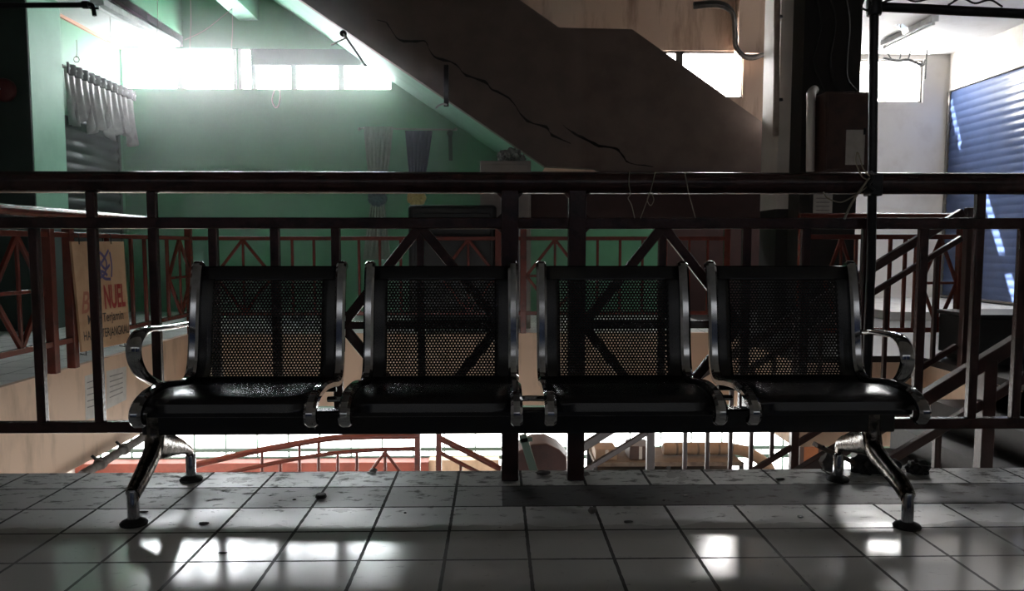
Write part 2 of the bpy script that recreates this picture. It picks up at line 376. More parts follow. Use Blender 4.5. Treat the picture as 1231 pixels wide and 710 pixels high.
sbox('wall_back_header', 'dgreen', (xs[3][0]-.03, YW+.01, ZT2), (xs[-1][1]+.05, YW+.2, ZT))
# right windows of the back wall
RZ0, RZ1 = 2.80, 3.40
rp = [(px_x(770, YW), px_x(814, YW)), (px_x(820, YW), px_x(893, YW)), (px_x(922, YW), px_x(932, YW))]
for i, (xa, xb) in enumerate(rp):
    w = struct(MB().box((xa, YW+.10, RZ0), (xb, YW+.14, RZ1)).build('window_%d' % (i+7), 'pane_r', smooth=False))
    fr = MB()
    for a, b in (((xa-.03, YW+.02, RZ0-.02), (xb+.03, YW+.16, RZ0+.02)), ((xa-.03, YW+.02, RZ1-.03), (xb+.03, YW+.16, RZ1+.02)),
                 ((xa-.03, YW+.02, RZ0), (xa+.015, YW+.16, RZ1)), ((xb-.015, YW+.02, RZ0), (xb+.03, YW+.16, RZ1))): fr.box(a, b)
    fr.build('window_frame', 'frame_dark', w, smooth=False)
sbox('wall_back_right_pier', 'stain', (XG, YW, RZ0), (rp[0][0], YW+.2, RZ1))
sbox('wall_back_right_pier', 'stain', (rp[0][1], YW+.04, RZ0), (rp[1][0], YW+.2, RZ1))
sbox('wall_back_right_pier', 'stain', (rp[1][1], YW, RZ0), (rp[2][0], YW+.2, RZ1))
sbox('wall_back_right_pier', 'stain', (rp[2][1], YW, RZ0), (4.05, YW+.2, RZ1))
# beam box that crosses the top right corner of the beige wall
sbox('trim_beam', 'stain', (px_x(889, 10.4, 30), 10.42, 3.33), (4.05, YW, 4.2))
# right shop room
sbox('wall_shop_side', 'white', (3.95, YW, -.05), (4.05, 12.0, 5.1))
wx0, wx1, wz0, wz1 = px_x(1030, 11.8), px_x(1110, 11.8), U(1080, 123, Y=11.8).z, U(1080, 72, Y=11.8).z
sbox('wall_shop_back', 'white', (4.05, 11.8, -.05), (7.3, 12.0, wz0))
sbox('wall_shop_back_pier', 'white', (wx1, 11.8, wz0), (7.3, 12.0, wz1))
sbox('wall_shop_back_pier', 'white', (4.05, 11.8, wz0), (wx0, 12.0, wz1))
sbox('wall_shop_back_top', 'white', (4.05, 11.8, wz1), (7.3, 12.0, 3.9))
w = struct(MB().box((wx0, 11.88, wz0), (wx1, 11.92, wz1)).build('window_10', 'pane_r', smooth=False))
fr = MB()
for a, b in (((wx0, 11.82, wz0-.02), (wx1, 11.95, wz0+.02)), ((wx0, 11.82, wz1-.02), (wx1, 11.95, wz1+.02)),
             ((wx0, 11.82, wz0), (wx0+.03, 11.95, wz1)), ((wx1-.03, 11.82, wz0), (wx1+.02, 11.95, wz1))): fr.box(a, b)
fr.build('window_frame', 'frame_dark', w, smooth=False)
SX = 6.65
sbox('wall_shop_right', 'white', (SX+.12, 7.9, -.05), (7.3, 11.8, 3.9))
sbox('wall_shop_right_end', 'white', (SX, 11.77, -.05), (SX+.12, 11.8, 3.65))
sbox('wall_shop_lintel', 'white', (SX-.02, 7.9, 3.12), (SX+.12, 11.77, 3.65))
# ceiling of the shop with two narrow gaps added to throw the sun streaks
SD = Vector((.40, -.06, -.91)).normalized()
ZC = 3.65
def back(p, z=ZC):
    t = (z-p.z)/SD.z; return p + SD*t
s1 = [U(1145, 127, X=SX), U(1157, 183, X=SX)]
s2 = [U(1185, 237, X=SX), U(1224, 369, X=SX)]
g1 = [back(p) for p in s1]; g2 = [back(p) for p in s2]
def clip(mb, x0, x1, y0, y1):
    me = bpy.data.meshes.new('t'); me.from_pydata(mb.v, [], mb.f); b = bmesh.new(); b.from_mesh(me)
    for co, no in (((x0,0,0),(-1,0,0)), ((x1,0,0),(1,0,0)), ((0,y0,0),(0,-1,0)), ((0,y1,0),(0,1,0))):
        bmesh.ops.bisect_plane(b, geom=b.verts[:]+b.edges[:]+b.faces[:], plane_co=co, plane_no=no, clear_outer=True)
    o = MB(); b.verts.ensure_lookup_table(); b.verts.index_update()
    o.v = [tuple(v.co) for v in b.verts]; o.f = [tuple(v.index for v in f.verts) for f in b.faces]; b.free(); return o
def slit_slab(ga, gb, hw, x0, x1):
    dv = gb-ga; dv.z = 0; ln = dv.length; dv.normalize(); nv = Vector((-dv.y, dv.x, 0)); ce = MB(); B = 9
    for a_, b_, n0, n1 in ((-B, B, hw, B), (-B, B, -B, -hw), (-B, 0, -hw, hw), (ln, B, -hw, hw)):
        q = [ga+dv*a_+nv*n0, ga+dv*b_+nv*n0, ga+dv*b_+nv*n1, ga+dv*a_+nv*n1]
        ce.add([(v.x, v.y, ZC) for v in q]+[(v.x, v.y, ZC+.02) for v in q], [(0,1,2,3),(7,6,5,4),(0,4,5,1),(1,5,6,2),(2,6,7,3),(3,7,4,0)])
    return clip(ce, x0, x1, 7.9, 12.0)
xm = (g1[1].x+g2[0].x)/2
cs_ = slit_slab(g1[0], g1[1], .040, xm, 7.3); c2_ = slit_slab(g2[0], g2[1], .050, 4.0, xm); cs_.add(c2_.v, c2_.f)
struct(cs_.build('ceiling_shop', 'whiteceil', smooth=False))
w = struct(MB().box((4.7, 8.0, 3.62), (6.2, 8.85, 3.645)).build('window_19', 'pane_sky_fill', smooth=False))  # unseen skylight added to brighten the shop wall and step
for x in (4.7, 5.2, 5.7, 6.2): MB().box((x-.02, 7.98, 3.60), (x+.02, 8.87, 3.65)).build('window_frame', 'frame_white', w, smooth=False)
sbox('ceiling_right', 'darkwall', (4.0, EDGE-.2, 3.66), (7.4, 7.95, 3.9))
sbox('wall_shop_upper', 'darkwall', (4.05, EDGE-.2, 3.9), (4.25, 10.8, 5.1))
# shop step
sbox('floor_shop_step', 'ledge', (4.6, 9.15, 0), (SX, 11.8, .10))
# lower storey shell
sbox('wall_lower_left', 'white', (-8, -4, -3.9), (-7.9, 16, -.72))
sbox('wall_lower_right', 'beige', (8.4, -4, -3.9), (8.5, 16, -.72))
sbox('ceiling_lower_back', 'slabunder', (-8, 10.6, -.9), (8.5, 16.2, -.72))

# daylit shopfront of the lower hall
YL = 15.2
sbox('wall_lower_kerb', 'orange', (U(40, 560, Y=YL).x, YL-.35, -3.9), (U(517, 560, Y=YL).x, YL, U(300, 556.5, Y=YL-.35).z))
sbox('wall_lower_kerb', 'beige', (U(517, 560, Y=YL).x, YL-.3, -3.9), (U(600, 560, Y=YL).x, YL, U(540, 553, Y=YL-.3).z))
wl = struct(MB().box((-8, YL+.1, -3.9), (8.5, YL+.14, -.9)).build('window_11', 'pane_low', smooth=False))
for k in range(27):
    x = -7.6+k*.6
    MB().box((x-.012, YL, -3.9), (x+.012, YL+.06, -.9)).build('window_muntin', 'muntin', wl, smooth=False)
for z in (U(300, 541, Y=YL).z, U(300, 551, Y=YL).z, -2.2, -1.5):
    MB().box((-8, YL-.01, z-.035), (8.5, YL+.05, z+.035)).build('window_transom', 'muntin', wl, smooth=False)

# unseen shopfronts added round the lower hall to light the fascias
for i, (a, b) in enumerate((((-7.88, -3.5, -3.7), (-7.84, 13, -1.0)), ((8.34, 9.0, -3.7), (8.38, 13, -1.0)), ((-7, -3.98, -3.7), (7, -3.94, -1.0)))):
    w_ = struct(MB().box(a, b).build('window_%d' % (12+i), ('pane_fill', 'pane_fill', 'pane_fill_dim')[i], smooth=False))
    for k in range(12):
        f = k/11; x, y = a[0]+(b[0]-a[0])*f, a[1]+(b[1]-a[1])*f
        MB().box((x-.05, y-.05, a[2]), (x+.05, y+.05, b[2])).build('window_muntin', 'muntin', w_, smooth=False)

# unseen row of high windows added behind the viewer for the chrome to reflect
for k in range(4):
    xa = -5.2+k*2.9
    w_ = struct(MB().box((xa, -3.99, 2.30), (xa+2.5, -3.96, 2.95)).build('window_%d' % (15+k), 'pane_reflect', smooth=False))
    for f in (0, .25, .5, .75, 1): MB().box((xa+2.5*f-.025, -3.99, 2.27), (xa+2.5*f+.025, -3.93, 2.98)).build('window_muntin', 'frame_dark', w_, smooth=False)

# ------------------------------------------------------------------ the upper stair, seen from its side
YS = 8.85
def XZ(px, py, Y=YS):
    p = U(px, py, Y=Y); return (p.x, p.z)
slope = (XZ(619,176)[1]-XZ(361,0)[1])/(XZ(619,176)[0]-XZ(361,0)[0])
a = XZ(361, 0); t = -(5.0-a[1])
top_lo = (a[0] + (5.0-a[1])/slope, 5.0)
k = XZ(672, 33); k0 = XZ(625, 0); s2_ = (k[1]-k0[1])/(k[0]-k0[0]); top_hi = (k0[0]+(5.0-k0[1])/s2_, 5.0)
poly = [top_lo, XZ(655, 200), XZ(716, 203), XZ(724, 208), XZ(938, 212), XZ(938, 162), XZ(760, 35), XZ(672, 33), top_hi]
par = struct(MB().prism(poly, YS, YS+.14).build('wall_stair_parapet', 'concrete', smooth=False))
def crack(pts, w=.012):
    p = smooth_path([U(x, y, Y=YS-.0005) for x, y in pts], 3); m = MB(); rows = []
    for i, q in enumerate(p):
        f = min(1, .3+i/4, .3+(len(p)-1-i)/4); ww = w*f*random.uniform(.5, 1.2)
        rows.append([q+Vector((random.uniform(-.004,.004), -.001, -ww/2+random.uniform(-.006,.006))), q+Vector((random.uniform(-.004,.004), -.001, ww/2+random.uniform(-.006,.006)))])
    m.grid(rows); return m
cm = crack([(453,24),(464,27),(472,38),(480,48),(500,50),(512,50),(517,62),(526,70),(548,77),(560,90),(583,98),(592,108),(612,118),(633,145),(657,153),(663,162),(686,172)], .028)
cm.build('crack', 'crack', par)
crack([(676,150),(690,160),(705,168),(720,175),(741,179),(748,186),(757,196),(785,200)], .030).build('crack', 'crack', par)
# sloping green soffit
n = Vector((-slope, 0, 1)).normalized()*.16
sof = [Vector((top_lo[0], YS+.14, 5.0)), Vector((XZ(655,200)[0], YS+.14, XZ(655,200)[1]))]
struct(MB().prism_p([sof[0], sof[1], sof[1]+Vector((0, YW-YS-.14, 0)), sof[0]+Vector((0, YW-YS-.14, 0))], n).build('ceiling_stair_soffit', 'mint', smooth=False))
# short green beam beyond the soffit
q0, q1 = U(287, 24.5, Y=10.6), U(311, 25.5, Y=10.6)
sbox('trim_stair_beam', 'mint', (q0.x, 8.0, q0.z), (q1.x, 10.6, q0.z+.40))
# maroon boarding below the parapet, down to the opening under the stair
b0, b1 = U(625, 206, Y=8.78), U(938, 268, Y=8.78)
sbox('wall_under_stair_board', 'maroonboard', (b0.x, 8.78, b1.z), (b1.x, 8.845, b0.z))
# columns right of the stair
c0, c1 = U(937, 100, Y=8.2).x, U(965, 100, Y=8.2).x
sbox('wall_right_column', 'white', (c0, 8.2, 1.24), (c1, 8.7, 5.0))
sbox('wall_right_column_shaded', 'darkcol', (c0, 8.195, 0), (c1, 8.7, 1.24))  # lower part out of the window light, its shade put into the colour
d0, d1 = U(965, 100, Y=7.9).x, U(1034, 100, Y=7.9).x
sbox('wall_dark_column', 'darkcol', (d0, 7.9, 0), (d1, 8.5, 5.0))
sbox('trim_1', 'peach', (-4.83, 8.78, 3.385), (-4.80, 10.6, 3.42))

# ------------------------------------------------------------------ railings
class Rail:
    """a railing standing in the vertical plane through o along unit vector d"""
    def __init__(s, name, label, o, d, mat, group=None):
        s.o = Vector(o); s.d = Vector(d).normalized(); s.side = Vector((-s.d.y, s.d.x, 0)); s.mat = mat
        s.root = thing(name, label, 'railing', o, group)
    def P(s, u, z): return s.o + s.d*u + Vector((0, 0, z-s.o.z))
    def bar(s, name, u0, z0, u1, z1, w, d=None, bev=.004):
        return MB().bar(s.P(u0, z0), s.P(u1, z1), w, d or w, s.side).build(name, s.mat, s.root, bevel=bev)
    def pipe(s, name, u0, z0, u1, z1, r):
        return MB().tube([s.P(u0, z0), s.P(u1, z1)], r, 16).build(name, s.mat, s.root)
    def diamond(s, uc, hw, z0, z1, w, cross=True, stem=True):
        zc = (z0+z1)/2
        for a, b in (((uc, z1), (uc-hw, zc)), ((uc-hw, zc), (uc, z0)), ((uc, z0), (uc+hw, zc)), ((uc+hw, zc), (uc, z1))):
            s.bar('diamond_bar', a[0], a[1], b[0], b[1], w, w*.8)
        if cross: s.bar('diamond_crossbar', uc-hw, zc, uc+hw, zc, w*.8, w*.6)
        if stem: s.bar('baluster', uc, z0, uc, z1, w*.8, w*.6)
# front railing
YR = 2.875
def fx(px, y=330): return U(px, y, Y=YR).x
fr = Rail('railing', 'dark maroon balcony railing with diamond panels right behind the waiting bench', (0, YR, 0), (1, 0, 0), 'rail')
RX0, RX1 = -2.95, 3.05
fr.pipe('top_rail', RX0, 1.078, RX1, 1.078, .0385)
fr.bar('middle_rail', RX0, .935, RX1, .935, .040, .036)
fr.bar('bottom_rail', RX0, .203, RX1, .203, .040, .036)
for px in (613, 693): fr.bar('post', fx(px), .0, fx(px), 1.06, .062, .05)
for px in (110, 183): fr.bar('baluster', fx(px, 245), .203, fx(px, 245), 1.06, .032, .028)
fr.bar('baluster', fx(1178, 245), .203, fx(1178, 245), 1.06, .032, .028)
dz0, dz1 = .215, .925
cl, cr = fx(506), fx(796)
for c in (cl, cr): fr.diamond(c, .285, dz0, dz1, .034)
for px in (404, 331, 257, 42, 897, 968, 1041, 1109, 1229): fr.bar('baluster', fx(px, 300), .203, fx(px, 300), .935, .032, .028)
for px in (-30, -100, -172): fr.bar('baluster', fx(px, 300), .203, fx(px, 300), .935, .032, .028)
# rust coloured weld gussets at the corners of the openings
for px, zz, sx_, sz in ((603,1.04,-1,-1),(623,1.04,1,-1),(683,1.04,-1,-1),(703,1.04,1,-1),(603,.955,-1,1),(703,.955,1,1),(603,.915,-1,-1),(703,.915,1,-1)):
    x = fx(px, 280); 
    MB().prism([(x, zz), (x+sx_*.016, zz), (x, zz+sz*.016)], YR-.014, YR+.014).build('weld_gusset', 'rail', fr.root, smooth=False)

# left gallery railing (runs away from us)
lr = Rail('railing', 'red oxide gallery railing along the left balcony edge, holding the wooden sign board', (-2.985, 3.1, 0), (0, 1, 0), 'rail_far')
def ly(px, y=340): return U(px, y, X=-2.985).y - 3.1
L1 = 7.85-3.1
lr.pipe('top_rail', 0, 1.078, L1, 1.078, .036)
lr.bar('middle_rail', 0, .935, L1, .935, .038)
lr.bar('bottom_rail', 0, .20, L1, .20, .038)
for px in (60, 84): lr.bar('post', ly(px), 0, ly(px), 1.06, .06)
lr.bar('post', L1, 0, L1, 1.06, .06)
lr.diamond(ly(22), .27, .21, .925, .032)
lr.diamond(ly(217), .27, .21, .925, .032)
for px in (112, 130, 159, 175, 202): lr.bar('baluster', ly(px), .2, ly(px), .935, .028)
for u in (.2, .45, .7, .95, 1.2): lr.bar('baluster', u, .2, u, .935, .028)
# far gallery railing
fa = Rail('railing', 'red oxide railing on the far balcony in front of the green wall', (0, 7.87, 0), (1, 0, 0), 'rail_far')
def ax(px, y=330): return U(px, y, Y=7.87).x
fa.pipe('top_rail', -2.95, 1.078, 2.3, 1.078, .036)
fa.bar('middle_rail', -2.95, .935, 2.3, .935, .038)
fa.bar('bottom_rail', -2.95, .20, 2.3, .20, .038)
for px in (599, 629): fa.bar('post', ax(px), 0, ax(px), 1.06, .06)
fa.bar('post', 2.28, 0, 2.28, 1.06, .06)
for px in (293, 563, 667): fa.diamond(ax(px), .28, .21, .925, .03)
for px in (352, 378, 405, 432, 457, 482, 507, 718, 745, 772, 800, 828, 850): fa.bar('baluster', ax(px), .2, ax(px), .935, .026)
# right gallery railing
rr = Rail('railing', 'red railing with one diamond before the white shop wall on the right', (2.36, 6.2, 0), (1, 0, 0), 'rail_far')
def rx(px, y=330): return U(px, y, Y=6.2).x-2.36
rr.pipe('top_rail', 0, 1.078, 1.30, 1.078, .036); rr.bar('middle_rail', 0, .93, 1.30, .93, .038); rr.bar('bottom_rail', 0, .20, 1.30, .20, .038)
for u in (.03, 1.28): rr.bar('post', u, 0, u, 1.06, .055)
rr.diamond(rx(1129), .14, .22, .92, .026); 
rr.diamond(rx(1010), .12, .22, .92, .026, cross=False)
for px in (1028, 1069, 1087, 1100): rr.bar('baluster', rx(px), .2, rx(px), .93, .026)
# stair down from the right gallery: flight and its two railings
SL = .625
XT = 3.28
stp = MB(); prof = [(XT, -.05)]
n_st = 12
for i in range(n_st):
    x = XT - i*.272; z = -.05 - (i+1)*.17 + .02
    prof += [(x, z), (x-.272, z)]
prof += [(XT-n_st*.272, prof[-1][1]-.25), (XT, -.60)]
struct(stp.prism(prof, 3.45, 5.40).build('floor_stair_flight', 'step', smooth=False))
XL = XT-n_st*.272
sbox('floor_stair_landing', 'step', (XL-1.3, 3.2, -2.25), (XL+.02, 5.7, -2.06))
def stair_rail(name, label, Y, spec):
    r = Rail(name, label, (0, Y, 0), (1, 0, 0), 'rail_stair')
    xe = XT-.05
    ztop = lambda x: 1.09 - SL*(xe-x)
    off = (0, .165, .92)
    xl = spec['xl']
    r.bar('handrail', xl, ztop(xl), xe, ztop(xe), .058, .05)
    r.bar('middle_rail', xl, ztop(xl)-.178, xe, ztop(xe)-.178, .038)
    r.bar('bottom_rail', xl, ztop(xl)-.93, xe, ztop(xe)-.93, .038)
    for x in spec['posts']: r.bar('post', x, ztop(x)-1.16, x, ztop(x), .055)
    for x in spec['bars']: r.bar('baluster', x, ztop(x)-.93, x, ztop(x)-.178, .028)
    return r
yx = lambda px, Y: U(px, 450, Y=Y).x
P55 = 5.5
stair_rail('stair_railing', 'brown red stair railing climbing right to the shop floor, farther from the bench', P55,
    dict(xl=.5, posts=[yx(1157,P55), yx(957,P55), yx(783,P55)],
         bars=[yx(p,P55) for p in (797+28, 852, 880, 905, 930, 985, 1015, 1045, 1062, 1120)]))
P33 = 3.32
stair_rail('stair_railing', 'dark brown stair railing low beyond the right armrest, nearer the bench', P33,
    dict(xl=.6, posts=[yx(1187,P33), .62], bars=[yx(p,P33) for p in (850, 935, 1010, 1075, 1130, 1260)]))
# railing of the lower landing, seen under the bench
YD = 9.2
ld = thing('landing_railing', 'red curved railing on the bright lower landing, seen under the bench', 'railing', U(503, 600, Y=YD))
def lp(x, y): return U(x, y, Y=YD)
def lbar(name, pts, w): 
    return MB().tube([lp(*p) for p in smooth_path_px(pts)], w/2, 10).build(name, 'rail_far', ld)
def smooth_path_px(pts): 
    return [(v.x, v.y) for v in smooth_path([(x, y, 0) for x, y in pts], 6)] if len(pts) > 2 else pts
lbar('handrail', [(230,560),(300,543.5),(360,532.5),(399,526.5),(440,524.5),(503,523.5)], .075)
lbar('lower_rail', [(270,570),(300,562.5),(360,550.5),(407,544),(461,540),(503,539)], .05)
for x, y in ((315,541),(337,554),(360,533),(383,528),(406,544),(429,542),(463,541)): lbar('baluster', [(x,y),(x,600)], .036)
lbar('diamond_bar', [(463,543),(440,574)], .036); lbar('diamond_bar', [(463,543),(486,574)], .036)
for x in (502, 527.5):
    MB().bar(lp(x, 520), lp(x, 625), .066, .066).build('post', 'rail_far', ld, bevel=.004)
lbar('handrail', [(527.5,526),(578,551),(640,584)], .075); lbar('lower_rail', [(527.5,543),(572,566),(640,600)], .05)
lbar('baluster', [(554,556),(554,620)], .036)
zz = lp(502, 625).z
sbox('floor_lower_landing', 'floorlow', (-3.4, YD-.3, zz-.2), (1.2, YD+1.4, zz))

# ------------------------------------------------------------------ waiting bench
BC = .11; PIT_S = .60; HWS = .267
bench = thing('waiting_bench', 'black four-seat perforated steel waiting bench with chrome armrests on the tiled floor', 'bench', (BC, 2.6, 0))
MB().box((-1.15, 2.575, .240), (1.32, 2.635, .318)).build('beam', 'black_steel', bench, bevel=.006)
PROF = [(2.350,.360),(2.326,.364),(2.320,.378),(2.336,.394),(2.372,.406),(2.46,.413),(2.56,.405),(2.64,.394),(2.69,.396),(2.725,.418),(2.745,.46),(2.758,.52),(2.768,.59),(2.780,.66),(2.797,.73),(2.812,.775),(2.824,.784),(2.834,.776)]
pp = smooth_path([(0, y, z) for y, z in PROF], 6)
arc = [0]
for i in range(1, len(pp)): arc.append(arc[-1]+(pp[i]-pp[i-1]).length)
AL = arc[-1]
import bisect
def prof_at(s):
    i = min(max(bisect.bisect(arc, s)-1, 0), len(pp)-2); t = (s-arc[i])/(arc[i+1]-arc[i]); return pp[i].lerp(pp[i+1], t)
def arc_of(cond):
    for i, q in enumerate(pp):
        if cond(q): return arc[i]
SA = arc_of(lambda q: q.y > 2.705); SB = arc_of(lambda q: q.y > 2.7 and q.z > .738)
HOLE_HW = .190
def make_shell():
    m = MB(); W = HWS-.012
    # solid margins: front, top, both sides
    def sheet(x0, x1, sa_, sb_, nx, ns, off=0.0):
        rows = []
        for i in range(ns+1):
            q = prof_at(sa_+(sb_-sa_)*i/ns); rows.append([(x0+(x1-x0)*k/nx, q.y+off, q.z-off*.3) for k in range(nx+1)])
        m.grid(rows)
    sheet(-W, W, 0, SA+.006, 6, 16); sheet(-W, W, SB-.006, AL, 6, 10, .0007)
    sheet(-W, -HOLE_HW+.004, SA, SB, 3, 44, .0007); sheet(HOLE_HW-.004, W, SA, SB, 3, 44, .0007)
    # perforated field, one hexagonal cell with a hole at a time
    p = .0108; R = p/math.sqrt(3); rh = .0027; row_h = p*math.sqrt(3)/2
    n_rows = int((SB-SA)/row_h); n_cols = int(2*HOLE_HW/p)
    for r in range(n_rows):
        s0 = SA + (r+.5)*row_h
        for c in range(n_cols):
            x = -HOLE_HW + (c+.5+(.5 if r % 2 else 0))*p
            if x > HOLE_HW: continue
            vs = []
            for rad in (R, rh):
                for k in range(6):
                    th = math.pi/6+k*math.pi/3
                    q = prof_at(s0+rad*math.sin(th)); vs.append((x+rad*math.cos(th), q.y, q.z))
            m.add(vs, [(k, (k+1)%6, 6+(k+1)%6, 6+k) for k in range(6)])
    return m
shell = make_shell()
SP = smooth_path([(0, y, z) for y, z in [(2.325,.342),(2.308,.346),(2.298,.360),(2.304,.376),(2.328,.393),(2.372,.407)]+PROF[5:]], 5)
def side_strip(x):
    pts = []
    for i in range(0, len(SP)):
        t = (SP[min(i+1, len(SP)-1)]-SP[max(i-1, 0)]).normalized(); nr = Vector((0, -t.z, t.y)); pts.append((x, SP[i].y+nr.y*.007, SP[i].z+nr.z*.007))
    m = MB(); rows = []
    pv = [Vector(q) for q in pts]
    for i, q in enumerate(pv):
        t = (pv[min(i+1, len(pv)-1)]-pv[max(i-1, 0)]).normalized(); nr = Vector((0, -t.z, t.y))
        w, h = .0175, .011
        ring = [(-w, -h), (w, -h), (w, h*.35), (w*.55, h), (-w*.55, h), (-w, h*.35)]
        rows.append([q+Vector((a, 0, 0))+nr*b for a, b in ring]+[q+Vector((ring[0][0], 0, 0))+nr*ring[0][1]])
    m.grid(rows)
    n = 7; e = (len(rows)-1)*n
    m.f += [tuple(range(6)), tuple(range(e, e+6))]
    return m
def make_seat(cx):
    s = thing('seat', None, None, (0, 0, 0)); s.parent = bench; s.matrix_parent_inverse = base_matrix(bench).inverted()
    return s
seat_src = shell.build('seat', 'black_steel', bench, smooth=True, solid=.0014)
strips = []
for sgn in (-1, 1):
    side_strip(sgn*(HWS-.0165)).build('side_frame', 'darkchrome', seat_src)
    # bracket from seat to beam
    MB().box((sgn*.15-.03, 2.56, .315), (sgn*.15+.03, 2.65, .398)).build('seat_bracket', 'black_steel', seat_src, bevel=.003)
MB().tube([(-HWS+.02, 2.70, .37), (HWS-.02, 2.70, .37)], .011, 10).build('cross_tube', 'black_steel', seat_src)
MB().tube([(-HWS+.02, 2.40, .38), (HWS-.02, 2.40, .38)], .011, 10).build('cross_tube', 'black_steel', seat_src)
MB().box((-HWS+.03, 2.332, .350), (HWS-.03, 2.344, .385)).build('front_lip', 'black_steel', seat_src, bevel=.003)
seat_src.location = (BC-1.5*PIT_S, 0, 0)
for i in range(1, 4):
    c = copy_tree(seat_src, bench); c.location = (BC-1.5*PIT_S+i*PIT_S, 0, 0)
# clamps that join neighbouring seats
for i in range(3):
    x = BC-PIT_S+i*PIT_S
    MB().tube([(x-.04, 2.50, .372), (x, 2.49, .375), (x+.04, 2.50, .372)], .009, 8).build('joining_clip', 'darkchrome', bench)
# armrests
def armrest(X, pxs):
    p = smooth_path([U(x, y, X=X) for x, y in pxs], 6)
    MB().tube(p, .0245, 14, flat=.42, ref=(1, 0, 0)).build('armrest', 'darkchrome', bench)
XA = BC-2*PIT_S-.0 + .02
armrest(-1.095, [(222,389),(205,392),(189,394),(173,397),(163,408),(160.5,422),(163.5,437),(172,451),(190,462)])
armrest(1.31, [(1044,399),(1053,399),(1066,401),(1078,404),(1087,413),(1091,428),(1089,443),(1081,457),(1063,468)])
# cast leg frames, inverted Y with levelling feet
def leg(X, ff, rf):
    """ff, rf: y of the front and rear foot"""
    top = Vector((X, 2.605, .335)); neck = Vector((X, 2.605, .225))
    f_top, r_top = Vector((X, ff, .095)), Vector((X, rf, .105))
    m = MB()
    body = smooth_path([top, Vector((X, 2.605, .28)), Vector((X, 2.595, .22)), Vector((X, 2.555, .175)), Vector((X, ff+.055, .125)), f_top], 6)
    k = len(body); m.tube(body, [.043 - .015*(i/(k-1)) for i in range(k)], 14, flat=.78, ref=(0,1,0))
    L_ = m.build('leg_frame', 'legcast', bench)
    m = MB(); rear = smooth_path([Vector((X, 2.585, .215)), Vector((X, 2.66, .190)), Vector((X, 2.75, .163)), Vector((X, 2.83, .135)), r_top], 6)
    k = len(rear); m.tube(rear, [.060 - .040*min(1, 1.25*i/(k-1)) for i in range(k)], 14, flat=.55, ref=(0,0,1))
    m.build('rear_strut', 'legcast', L_)
    for y, h in ((ff, .11), (rf, .10)):
        MB().lathe([(.014, .016), (.0175, .020), (.0175, h-.006), (.014, h)], (X, y, 0), 18).build('foot_sleeve', 'chrome', L_)
        MB().lathe([(.039, 0), (.041, .006), (.036, .012), (.020, .019), (.014, .022)], (X, y, 0), 24).build('foot_pad', 'rubber', L_)
leg(-1.115, 2.42, 2.885)
leg(1.25, 2.345, 2.84)

# ------------------------------------------------------------------ things on the left
# roller shutter in the left wall, below the valance
def roller(name, label, mat, o, d, w, z0, z1, pitch, nvec, guide_mat, amp=.011):
    o, d, nvec = Vector(o), Vector(d), Vector(nvec)
    r = thing(name, label, 'shutter', o)
    rows = []; n = int((z1-z0)/pitch); per = 6
    for i in range(n*per+1):
        z = z0+(z1-z0)*i/(n*per); a = (i % per)/per
        off = amp*math.sin(math.pi*a)
        rows.append([o+d*u+nvec*off+Vector((0,0,z)) for u in (0, w)])
    MB().grid(rows).build('slat_curtain', mat, r, smooth=True, solid=.003)
    for u in (0, w): MB().bar(o+d*u+nvec*.01+Vector((0,0,z0)), o+d*u+nvec*.01+Vector((0,0,z1)), .05, .05).build('guide_rail', guide_mat, r, bevel=.004)
    MB().bar(o+d*.03+nvec*.012+Vector((0,0,z0+.03)), o+d*(w-.03)+nvec*.012+Vector((0,0,z0+.03)), .06, .03, (0,0,1)).build('bottom_bar', guide_mat, r, bevel=.004)
    return r
roller('roller_shutter', 'dark grey roller shutter in the left green wall under the silver valance', 'shutter_grey', (-4.815, 8.85, 0), (0,1,0), 1.55, 0, 2.32, .125, (1,0,0), 'shutter_grey', .028)
# valance
val = thing('valance', 'short pleated silver valance hanging over the grey shutter at left', 'curtain', (-4.72, 8.8, 2.3))
v0, v1 = U(77, 87, X=-4.70), U(160, 122, X=-4.70)
zt = 2.78
rows = []; N = 132
y0v, y1v = 8.82, 10.46
ncol = 9
for j in range(ncol+1):
    f = j/ncol; row = []
    for i in range(N+1):
        u = i/N; ph = u*12*2*math.pi
        sw = .045*(.35+.65*f); fl = .04*f*math.sin(ph*.37+1)
        zb = .56+.06*math.sin(u*23)+.035*math.sin(u*41+2)
        x = -4.62+sw*math.copysign(abs(math.sin(ph))**.6, math.sin(ph))*1.2+.03*f*f; y = y0v+(y1v-y0v)*u+.03*math.cos(ph)*(f) 
        row.append((x, y+fl, zt-.015-zb*f))
    rows.append(row)
MB().grid(rows).build('pleated_cloth', 'curt_grey', val, solid=.003)
rows = []
for j in range(3):
    row = []
    for i in range(N+1):
        u = i/N; row.append((-4.60+.030*math.sin(u*12*2*math.pi+.5), y0v+(y1v-y0v)*u, zt+.045-.06*j))
    rows.append(row)
MB().grid(rows).build('heading_band', 'curt_dark', val, solid=.004)
MB().tube([(-4.62, y0v-.03, zt), (-4.62, y1v+.06, zt)], .016, 10).build('curtain_rod', 'lamphouse', val)
for y in (y0v+.05, y1v-.05): MB().bar((-4.83, y, zt), (-4.62, y, zt), .02, .02).build('rod_bracket', 'lamphouse', val)
